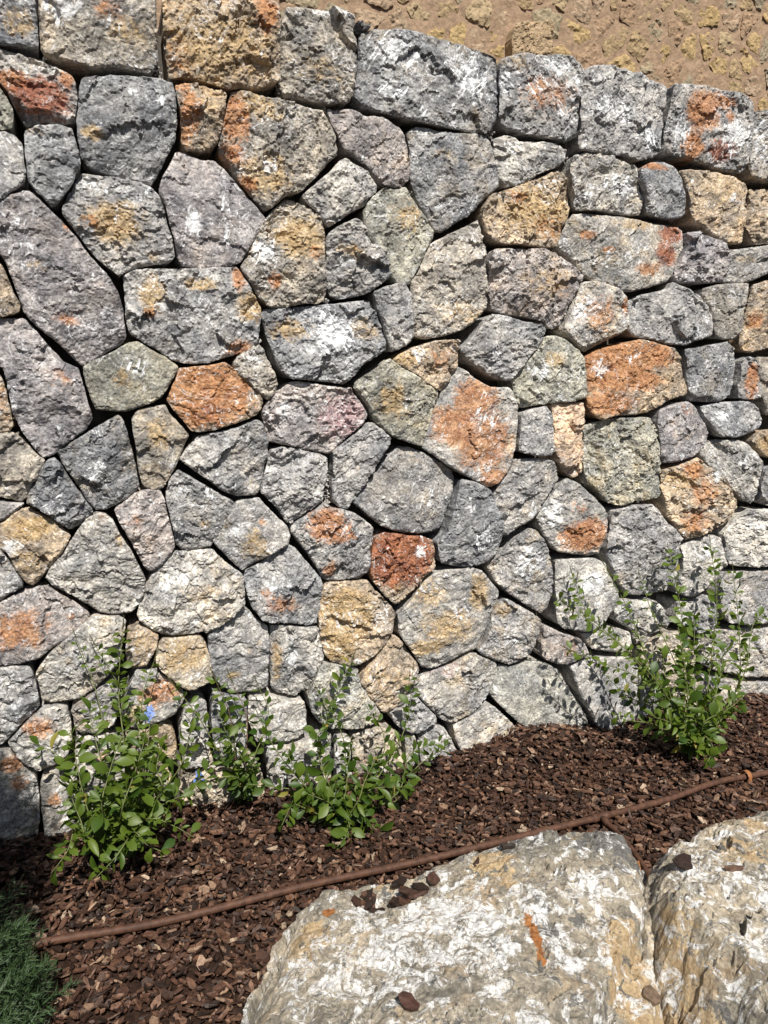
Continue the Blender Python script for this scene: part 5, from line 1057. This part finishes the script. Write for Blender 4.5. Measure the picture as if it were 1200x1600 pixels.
def plant(label, base, stems, seed, group, size=(0.040, 0.066), gap=0.024, flowers=(), woody=0.0):
    """stems: list of (points in metres, density, spike at the tip, leaf scale)"""
    rng = np.random.default_rng(seed)
    root = empty('plumbago_plant', base)
    tag(root, label, 'plant', group)
    B0 = np.array(base)
    specs = []
    for (pts, dens, spike, lsc) in stems:
        path = spline(pts, 8)
        n = len(path)
        part('stem', tube(path, list(np.linspace(0.0030, 0.0011, n)), 5), M_STEM if rng.random() > woody else M_TWIG, root, base)
        seg = np.array([np.linalg.norm(path[i + 1] - path[i]) for i in range(n - 1)])
        cum = np.concatenate([[0], np.cumsum(seg)]); tot = cum[-1]
        s = tot * (0.10 if len(pts) > 2 else 0.05); k = rng.integers(0, 9)
        while s < tot - 0.004:
            i = min(np.searchsorted(cum, s) - 1, n - 2); i = max(i, 0)
            f = (s - cum[i]) / (seg[i] + 1e-9)
            p = path[i] * (1 - f) + path[i + 1] * f
            t = path[i + 1] - path[i]; t /= np.linalg.norm(t)
            ref = UP if abs(t[2]) < 0.85 else WN
            a = np.cross(t, ref); a /= np.linalg.norm(a); b = np.cross(t, a)
            m = 1 + (rng.random() < dens) + (rng.random() < dens * .9) + (rng.random() < dens * 0.6)
            for w in range(m):
                an = k * 2.399 + w * 2.0 + rng.normal(0, 0.4)
                rad = math.cos(an) * a + math.sin(an) * b
                y = t * rng.uniform(0.2, 0.8) + rad + UP * rng.uniform(-0.25, 0.35)
                if y @ WN < -0.6: y = y - WN * (y @ WN) * 0.8
                y /= np.linalg.norm(y)
                nr = UP * 0.35 + SUNV * 0.55 + WN * 0.35 + rng.normal(0, 0.7, 3)
                L = rng.uniform(*size) * lsc * (1.0, 0.72, 0.55, 0.5)[w] * (1.0 - 0.22 * (s / tot) ** 2)
                pos = p + rad * 0.004
                # keep leaves out of the wall and the bed
                qd = (pos + y * L - WO) @ WN
                if qd < 0.02: y = y + WN * 0.9
                specs.append((L, 5 if rng.random() < 0.035 else int(rng.integers(0, 5)), Matrix.Translation(-Vector(base)) @ orient(pos, y, nr, L)))
            k += 1
            s += gap * rng.uniform(0.7, 1.3)
        if spike:
            t = path[-1] - path[-3]; t /= np.linalg.norm(t)
            for w in range(spike):
                y = t + rng.normal(0, 0.3, 3) * (w > 0) + UP * 0.1
                o = bpy.data.objects.new('flower_spike', SPIKE)
                COL.objects.link(o); o.parent = root
                o.matrix_local = Matrix.Translation(-Vector(base)) @ orient(path[-1 - 2 * w], y, WN, rng.uniform(0.035, 0.06))
    for i, fpos in enumerate(flowers):
        o = link('flower', flower_mesh(seed + i), root, fpos)
    specs.sort(key=lambda s_: -s_[0])
    for (L, kind, mx) in specs[:298]:
        o = bpy.data.objects.new('leaf', LEAVES[kind])
        COL.objects.link(o); o.parent = root
        o.matrix_local = mx
    V = []; F = []; nv = 0
    for (L, kind, mx) in specs[298:]:                  # the small ones, too many to count
        me = LEAVES[kind]
        V += [mx @ v.co for v in me.vertices]
        F += [tuple(i + nv for i in p.vertices) for p in me.polygons]
        nv += len(me.vertices)
    if V:
        o = link('small_leaves', mesh_from('small_leaves', V, F, M_LEAF, True), root, base)
        o['kind'] = 'stuff'
    return root

PLANTS = [('bushy green plant with a blue flower, growing nearest the left edge', (-0.87, 2.266, 0.0), [([(-0.87, 2.266, 0.0), (-0.817, 2.175, 0.365), (-0.856, 2.257, 0.544), (-0.854, 2.322, 0.726)], 1.0, 1, 0.95), ([(-0.87, 2.266, 0.0), (-0.763, 2.217, 0.299), (-0.827, 2.257, 0.5), (-0.937, 2.301, 0.679)], 0.3, 1, 0.6), ([(-0.87, 2.266, 0.0), (-0.941, 2.097, 0.301), (-1.023, 2.162, 0.372), (-1.123, 2.188, 0.402)], 0.35, 0, 1.0), ([(-0.87, 2.266, 0.0), (-0.91, 2.055, 0.221), (-0.931, 1.982, 0.163), (-0.949, 1.912, 0.141)], 1.0, 0, 1.15), ([(-0.87, 2.266, 0.0), (-0.877, 2.067, 0.192), (-0.913, 2.075, 0.293), (-0.975, 2.158, 0.459)], 0.8, 0, 1.1), ([(-0.87, 2.266, 0.0), (-0.844, 2.101, 0.299), (-0.893, 2.146, 0.423), (-0.928, 2.197, 0.505)], 0.9, 0, 1.1), ([(-0.87, 2.266, 0.0), (-0.758, 2.133, 0.28), (-0.76, 2.218, 0.365), (-0.762, 2.271, 0.449)], 0.9, 0, 1.0), ([(-0.87, 2.266, 0.0), (-0.743, 2.139, 0.212), (-0.67, 2.252, 0.28), (-0.648, 2.346, 0.392)], 0.9, 0, 1.0), ([(-0.87, 2.266, 0.0), (-0.701, 2.133, 0.215), (-0.644, 2.219, 0.209), (-0.58, 2.308, 0.25)], 0.8, 0, 0.9), ([(-0.87, 2.266, 0.0), (-0.773, 2.042, 0.165), (-0.788, 1.973, 0.149), (-0.824, 1.916, 0.124)], 1.0, 0, 1.1), ([(-0.87, 2.266, 0.0), (-0.755, 2.049, 0.182), (-0.709, 2.023, 0.157), (-0.645, 2.026, 0.123)], 1.0, 0, 1.0), ([(-0.87, 2.266, 0.0), (-0.732, 2.1, 0.192), (-0.656, 2.108, 0.166), (-0.589, 2.112, 0.12)], 0.7, 0, 0.9), ([(-0.87, 2.266, 0.0), (-0.843, 2.037, 0.252), (-0.827, 2.064, 0.361), (-0.805, 2.126, 0.454)], 1.0, 0, 1.15), ([(-0.87, 2.266, 0.0), (-0.786, 2.037, 0.252), (-0.76, 2.09, 0.347), (-0.752, 2.168, 0.412)], 1.0, 0, 1.15), ([(-0.87, 2.266, 0.0), (-0.802, 2.256, 0.39), (-0.793, 2.313, 0.52), (-0.769, 2.354, 0.604)], 0.5, 1, 0.7), ([(-0.87, 2.266, 0.0), (-0.868, 2.177, 0.364), (-0.93, 2.261, 0.542), (-0.993, 2.291, 0.704)], 0.1, 1, 0.45), ([(-0.87, 2.266, 0.0), (-0.699, 2.134, 0.258), (-0.711, 2.151, 0.335), (-0.712, 2.236, 0.4)], 1.0, 0, 1.0), ([(-0.87, 2.266, 0.0), (-0.872, 2.005, 0.19), (-0.893, 1.997, 0.257), (-0.938, 2.044, 0.31)], 1.0, 0, 1.1)], 11, {'flowers': [(-0.76, 2.272, 0.458), (-0.617, 2.304, 0.219)], 'gap': 0.025}), ('thin straggling plant with small leaves, between the two bushier plants', (-0.511, 2.534, 0.0), [([(-0.511, 2.534, -0.0), (-0.513, 2.397, 0.202), (-0.532, 2.411, 0.385), (-0.587, 2.433, 0.516)], 0.7, 2, 0.85), ([(-0.511, 2.534, -0.0), (-0.549, 2.362, 0.244), (-0.633, 2.373, 0.402), (-0.709, 2.387, 0.5)], 0.6, 1, 0.85), ([(-0.511, 2.534, -0.0), (-0.477, 2.389, 0.253), (-0.48, 2.431, 0.376), (-0.527, 2.456, 0.483)], 0.4, 1, 0.7), ([(-0.511, 2.534, -0.0), (-0.453, 2.377, 0.236), (-0.407, 2.458, 0.363), (-0.443, 2.487, 0.458)], 0.3, 1, 0.6), ([(-0.511, 2.534, -0.0), (-0.501, 2.337, 0.199), (-0.581, 2.307, 0.204), (-0.636, 2.265, 0.182)], 0.6, 0, 0.8), ([(-0.511, 2.534, -0.0), (-0.479, 2.345, 0.253), (-0.522, 2.351, 0.32), (-0.567, 2.376, 0.424)], 0.6, 0, 0.9)], 12, {'gap': 0.026, 'woody': 0.3}), ('green plant in the middle of the bed with large leaves spilling to the mulch', (-0.145, 2.37, 0.0), [([(-0.145, 2.37, 0.0), (-0.229, 2.462, 0.191), (-0.198, 2.537, 0.351), (-0.124, 2.619, 0.503)], 0.8, 2, 0.95), ([(-0.145, 2.37, 0.0), (0.0, 2.505, 0.143), (0.085, 2.623, 0.261), (0.11, 2.696, 0.435)], 0.8, 1, 0.9), ([(-0.145, 2.37, 0.0), (0.047, 2.501, 0.044), (0.095, 2.573, 0.157), (0.223, 2.675, 0.158)], 0.6, 1, 0.9), ([(-0.145, 2.37, 0.0), (0.047, 2.501, 0.019), (0.119, 2.55, 0.119), (0.245, 2.651, 0.156)], 0.4, 0, 0.8), ([(-0.145, 2.37, 0.0), (-0.291, 2.395, 0.154), (-0.38, 2.415, 0.264), (-0.439, 2.446, 0.368)], 0.6, 1, 0.85), ([(-0.145, 2.37, 0.0), (-0.286, 2.354, 0.13), (-0.372, 2.343, 0.16), (-0.468, 2.329, 0.18)], 0.7, 0, 0.9), ([(-0.145, 2.37, 0.0), (-0.285, 2.333, 0.095), (-0.313, 2.301, 0.114), (-0.336, 2.228, 0.09)], 0.7, 0, 1.2), ([(-0.145, 2.37, 0.0), (-0.132, 2.348, 0.062), (-0.119, 2.289, 0.028), (-0.169, 2.227, -0.002)], 1.0, 0, 1.2), ([(-0.145, 2.37, 0.0), (-0.089, 2.365, 0.052), (-0.044, 2.339, 0.02), (0.0, 2.323, -0.006)], 1.0, 0, 1.1), ([(-0.145, 2.37, 0.0), (-0.176, 2.353, 0.131), (-0.221, 2.379, 0.235), (-0.236, 2.437, 0.325)], 0.9, 0, 1.1), ([(-0.145, 2.37, 0.0), (-0.133, 2.369, 0.121), (-0.123, 2.416, 0.216), (-0.115, 2.483, 0.278)], 0.9, 0, 1.0), ([(-0.145, 2.37, 0.0), (-0.219, 2.337, 0.116), (-0.283, 2.334, 0.189), (-0.331, 2.38, 0.258)], 0.9, 0, 1.0), ([(-0.145, 2.37, 0.0), (-0.067, 2.373, 0.119), (0.0, 2.398, 0.129), (0.092, 2.454, 0.097)], 0.9, 0, 1.15), ([(-0.145, 2.37, 0.0), (-0.088, 2.344, 0.112), (-0.066, 2.373, 0.167), (-0.023, 2.454, 0.22)], 0.9, 0, 1.0), ([(-0.145, 2.37, 0.0), (-0.023, 2.496, 0.148), (0.0, 2.548, 0.246), (-0.071, 2.585, 0.354)], 0.4, 0, 0.8), ([(-0.145, 2.37, 0.0), (-0.174, 2.311, 0.108), (-0.203, 2.279, 0.151), (-0.256, 2.28, 0.173)], 1.0, 0, 1.1), ([(-0.145, 2.37, 0.0), (-0.138, 2.453, 0.097), (-0.151, 2.512, 0.264), (-0.233, 2.545, 0.409)], 0.5, 1, 0.8)], 13, {'gap': 0.0265}), ('tall loose plant with feathery spent spikes at the right end of the bed', (1.317, 2.886, 0.0), [([(1.317, 2.886, 0.0), (1.252, 2.925, 0.317), (1.255, 3.006, 0.568), (1.208, 3.068, 0.83)], 0.9, 2, 1.0), ([(1.317, 2.886, 0.0), (1.392, 3.004, 0.342), (1.445, 3.104, 0.595), (1.426, 3.164, 0.838)], 0.9, 2, 1.0), ([(1.317, 2.886, 0.0), (1.538, 3.059, 0.204), (1.563, 3.122, 0.444), (1.549, 3.197, 0.715)], 0.6, 1, 1.0), ([(1.317, 2.886, 0.0), (1.55, 3.037, 0.271), (1.63, 3.147, 0.465), (1.73, 3.238, 0.502)], 0.3, 0, 0.9), ([(1.317, 2.886, 0.0), (1.092, 2.784, 0.347), (0.899, 2.764, 0.539), (0.666, 2.757, 0.709)], 0.7, 3, 0.9), ([(1.317, 2.886, 0.0), (1.083, 2.834, 0.381), (0.985, 2.85, 0.616), (0.887, 2.893, 0.803)], 0.5, 2, 0.7), ([(1.317, 2.886, 0.0), (1.045, 2.793, 0.343), (0.857, 2.775, 0.444), (0.73, 2.781, 0.494)], 0.5, 2, 0.8), ([(1.317, 2.886, 0.0), (1.125, 2.85, 0.209), (1.018, 2.89, 0.247), (0.928, 2.909, 0.323)], 0.7, 0, 0.9), ([(1.317, 2.886, 0.0), (1.105, 2.789, 0.169), (0.966, 2.763, 0.208), (0.926, 2.801, 0.218)], 0.5, 0, 1.0), ([(1.317, 2.886, 0.0), (1.18, 2.79, 0.209), (1.133, 2.826, 0.357), (1.145, 2.911, 0.461)], 0.9, 0, 1.0), ([(1.317, 2.886, 0.0), (1.27, 2.824, 0.221), (1.272, 2.879, 0.335), (1.306, 2.998, 0.57)], 1.0, 0, 1.1), ([(1.317, 2.886, 0.0), (1.333, 2.848, 0.21), (1.416, 2.959, 0.303), (1.482, 3.091, 0.396)], 0.7, 0, 1.0), ([(1.317, 2.886, 0.0), (1.277, 2.773, 0.19), (1.381, 2.813, 0.226), (1.473, 2.874, 0.254)], 0.8, 0, 1.1), ([(1.317, 2.886, 0.0), (1.234, 2.784, 0.13), (1.139, 2.748, 0.202), (1.06, 2.745, 0.23)], 0.9, 0, 1.1), ([(1.317, 2.886, 0.0), (1.281, 2.775, 0.134), (1.302, 2.73, 0.103), (1.246, 2.655, 0.088)], 0.9, 0, 1.1), ([(1.317, 2.886, 0.0), (1.185, 2.739, 0.206), (1.217, 2.804, 0.311), (1.204, 2.906, 0.545)], 1.0, 0, 1.1), ([(1.317, 2.886, 0.0), (1.055, 2.904, 0.381), (0.838, 2.915, 0.596), (0.773, 2.944, 0.75)], 0.35, 2, 0.7), ([(1.317, 2.886, 0.0), (1.245, 2.975, 0.325), (1.137, 3.015, 0.565), (1.085, 3.049, 0.724)], 0.3, 1, 0.6)], 14, {'gap': 0.027})]
GP = 'leafy plants along the foot of the wall'
for (label, base, stems, seed, kw) in PLANTS:
    plant(label, base, stems, seed, GP, **kw)

# ------------------------------------------------------------------ conifers at the left edge
def conifer(label, base, height, radius, fronds, seed, flen=0.15, crown=0.0, sprays=()):
    rng = np.random.default_rng(seed)
    root = empty('conifer_shrub', base)
    tag(root, label, 'shrub', 'conifer shrubs at the left edge')
    B0 = np.array(base)
    V = []; F = []; nv = 0
    part('trunk', tube([B0 - UP * 0.03, B0 + UP * height * 0.35, B0 + UP * height * 0.8], [0.018, 0.012, 0.004], 7), M_BARK, root, base)
    def cone(p, q, r):
        nonlocal nv
        t = q - p; L = np.linalg.norm(t); t = t / L
        a = np.cross(t, UP + 0.01); a /= np.linalg.norm(a); b = np.cross(t, a)
        V.extend([p + r * a, p + r * (-0.5 * a + 0.87 * b), p + r * (-0.5 * a - 0.87 * b), q])
        F.extend([(nv, nv + 1, nv + 3), (nv + 1, nv + 2, nv + 3), (nv + 2, nv, nv + 3)]); nv += 4
    for k in range(fronds + len(sprays)):
        an = k * 2.399; hz = rng.uniform(0.1, 1.0)
        rr = radius * math.sqrt(max(0.02, 1 - (hz * 0.95) ** 1.6)) * rng.uniform(0.35, 0.8)
        if crown:                                  # bare stem below, egg-shaped crown placed out of view to shade the ground
            f_ = rng.uniform(-0.95, 0.95); hz = (crown + (1 - crown) * (f_ + 1) / 2) / 0.9
            rr = radius * math.sqrt(1 - f_ * f_) * rng.uniform(0.35, 0.85)
        p0 = B0 + np.array([math.cos(an) * rr, math.sin(an) * rr, hz * height * 0.85])
        out = np.array([math.cos(an), math.sin(an), 0]) * (1 - hz * 0.7) + UP * rng.uniform(0.5, 1.1) + rng.normal(0, .15, 3)
        out /= np.linalg.norm(out)
        if k >= fronds:
            p0 = np.array(sprays[k - fronds]); out = np.array([0.55, 0.1, 0.8]) + rng.normal(0, .12, 3); out /= np.linalg.norm(out)
        if k < 26 or k >= fronds:
            bp = [B0 + UP * hz * height * 0.4, (B0 + UP * hz * height * 0.4 + p0) / 2 + UP * 0.02, p0]
            part('branch', tube(spline(bp, 3), 0.004, 5), M_BARK, root, base)
        L = flen * rng.uniform(0.7, 1.25)
        side = np.cross(out, rng.normal(0, 1, 3)); side /= np.linalg.norm(side); nb = np.cross(out, side)
        p = p0
        cone(p0 - out * L * .3, p0 + out * L, 0.0022)
        ns = 17
        for j in range(ns):
            t = j / ns
            pj = p0 + out * L * (t * 0.98 - 0.2)
            sg = 1 if j % 2 else -1
            d1 = out * 0.8 + side * sg * 0.75 + nb * rng.normal(0, .35); d1 /= np.linalg.norm(d1)
            l1 = L * 0.42 * (1.1 - t) + 0.012
            cone(pj, pj + d1 * l1, 0.0016)
            for m in range(6):
                pm = pj + d1 * l1 * (0.15 + m / 7)
                d2 = d1 * 0.85 + (side if m % 2 else -side) * 0.45 + nb * rng.normal(0, .5); d2 /= np.linalg.norm(d2)
                cone(pm, pm + d2 * rng.uniform(.010, .022), 0.0013)
    o = part('foliage', (V, F), M_CONIFER, root, base, False)
    o['kind'] = 'stuff'
    return root

CON = [[-1.04, 1.4, -0.02], [-1.12, 1.22, -0.02]]
SPR = [[-0.888, 1.426, 0.619], [-0.912, 1.476, 0.618], [-0.87, 1.377, 0.629], [-0.947, 1.497, 0.621], [-0.876, 1.391, 0.591]]
conifer('low conifer with feathery green sprays in the bottom left corner', tuple(CON[0]), 0.47, 0.36, 520, 3, 0.12)
conifer('tall conifer mostly out of view past the left edge, shaped to shade the ground beside the wall', tuple(CON[1]), 1.55, 0.37, 950, 4, 0.13, 0.42, SPR)

# ------------------------------------------------------------------ small things
def bark_piece(p, length, width, yaw, nrm, col, label, seed):
    rng = np.random.default_rng(seed)
    m = 9
    an = np.linspace(0, 2 * np.pi, m, endpoint=False)
    r = rng.uniform(0.62, 1.15, m)
    x = np.cos(an) * r * length / 2; y = np.sin(an) * r * width / 2
    z = 6 * x * x * (0.03 / length) + rng.normal(0, 0.001, m)
    top = np.column_stack([x, y, z + 0.004]); bot = np.column_stack([x * .95, y * .95, z - 0.004])
    V = np.vstack([top, bot, [[0, 0, 0.006]]])
    F = [(i, (i + 1) % m, 2 * m) for i in range(m)] + [(i, i + m, (i + 1) % m + m, (i + 1) % m) for i in range(m)] + [tuple(range(2 * m - 1, m - 1, -1))]
    me = mesh_from('bark_chip', V, F, M_CHIP)
    vcol(me, 'base', np.tile(np.array(col), (len(V), 1)))
    o = link('bark_chip', me)
    z_ = Vector(nrm).normalized(); x_ = Vector((math.cos(yaw), math.sin(yaw), 0)); y_ = z_.cross(x_).normalized(); x_ = y_.cross(z_)
    o.matrix_world = Matrix.Translation(Vector(p) + z_ * 0.006) @ Matrix((x_, y_, z_)).transposed().to_4x4()
    tag(o, label, 'bark chip', 'loose bark chips lying on the boulders')
    return o

bpy.context.view_layer.update()
dg = bpy.context.evaluated_depsgraph_get()
def drop(o, x, y):
    """height and normal of the boulder's surface under a point"""
    ok, loc, nr, _ = o.ray_cast(o.matrix_world.inverted() @ Vector((x, y, 2.0)), Vector((0, 0, -1)))
    return (o.matrix_world @ loc, nr) if ok else (None, None)
CHIPS = [(1, 0.081, 1.546, 0.06, 0.03, 0.2, (0.055, 0.025, 0.017), 'bark chip near the back edge of the large boulder, left of its middle'), (1, 0.121, 1.592, 0.05, 0.03, 1.9, (0.07, 0.034, 0.024), 'thin bark chip right on the back edge of the large boulder'), (1, 0.225, 1.631, 0.05, 0.018, 1.3, (0.05, 0.024, 0.017), 'narrow bark chip standing near the back of the large boulder'), (1, 0.306, 1.682, 0.05, 0.02, 0.1, (0.04, 0.03, 0.024), 'dark flat bark chip at the back of the large boulder'), (1, 0.047, 1.178, 0.045, 0.03, 2.6, (0.06, 0.026, 0.018), 'lone bark chip low on the front of the large boulder'), (1, 0.528, 1.295, 0.045, 0.035, 1.9, (0.16, 0.11, 0.075), 'pale brown bark chip on the tan lower step of the large boulder'), (2, 0.677, 1.519, 0.05, 0.045, 0.4, (0.035, 0.02, 0.016), 'dark round bark chip on the right boulder'), (2, 0.774, 1.487, 0.05, 0.022, 0.1, (0.13, 0.075, 0.05), 'narrow brown bark chip on top of the right boulder')]
for i, (bi, x, y, L, wd, yaw, col, label) in enumerate(CHIPS):
    loc, nr = drop(b1 if bi == 1 else b2, x, y)
    if loc is None: continue
    nn = (nr + Vector((0, 0, 1.2))).normalized()
    bark_piece(loc, L, wd, yaw, nn, col, label, 70 + i)

rngp = np.random.default_rng(5)
for i in range(15):
    x, y = HOL + rngp.normal(0, 1, 2) * np.array([0.045, 0.026])
    loc, nr = drop(b1, x, y)
    if loc is None: continue
    nn = (nr + Vector((rngp.normal(0, .5), rngp.normal(0, .5), 1.2))).normalized()
    o = bark_piece(loc + Vector((0, 0, 0.010 * rngp.random())), rngp.uniform(.032, .06), rngp.uniform(.014, .028), rngp.uniform(0, 6), nn,
                   CHIPCOL[int(rngp.integers(0, 4))], 'dark bark chip in the small heap filling the hollow of the large boulder', 200 + i)
    o['group'] = 'bark chips heaped in the hollow of the large boulder'

# grey spiky leaf tips of a plant on the terrace, just showing over the coping
AG = np.array([0.103, 3.239, 2.895])
ag = empty('agave', tuple(AG - UP * 0.45))
tag(ag, 'grey pointed leaf of an agave showing over the coping stones', 'plant')
for k, (dx, h, w) in enumerate(((0.0, 0.50, 0.03), (0.07, 0.43, 0.028), (-0.10, 0.38, 0.028), (0.12, 0.34, 0.026), (-0.04, 0.36, 0.026))):
    V = []; F = []
    b0 = AG - UP * 0.45
    for i in range(7):
        t = i / 6
        p = b0 + WD * (dx * 0.3 + dx * t * 0.9 - 0.03 * t) + UP * (h * t) + WN * (0.03 * math.sin(k * 2) * t)
        ww = w * (1 - t) ** 0.7 + 0.0006
        V += [p - WD * ww + WN * 0.008 * (1 - t), p - WN * 0.006 * (1 - t), p + WD * ww + WN * 0.008 * (1 - t), p + WN * 0.003 * (1 - t)]
    for i in range(6):
        a = i * 4; b = a + 4
        for m in range(4): F.append((a + m, a + (m + 1) % 4, b + (m + 1) % 4, b + m))
    part('leaf_blade', (V, F), M_BLADE, ag, tuple(b0), True)
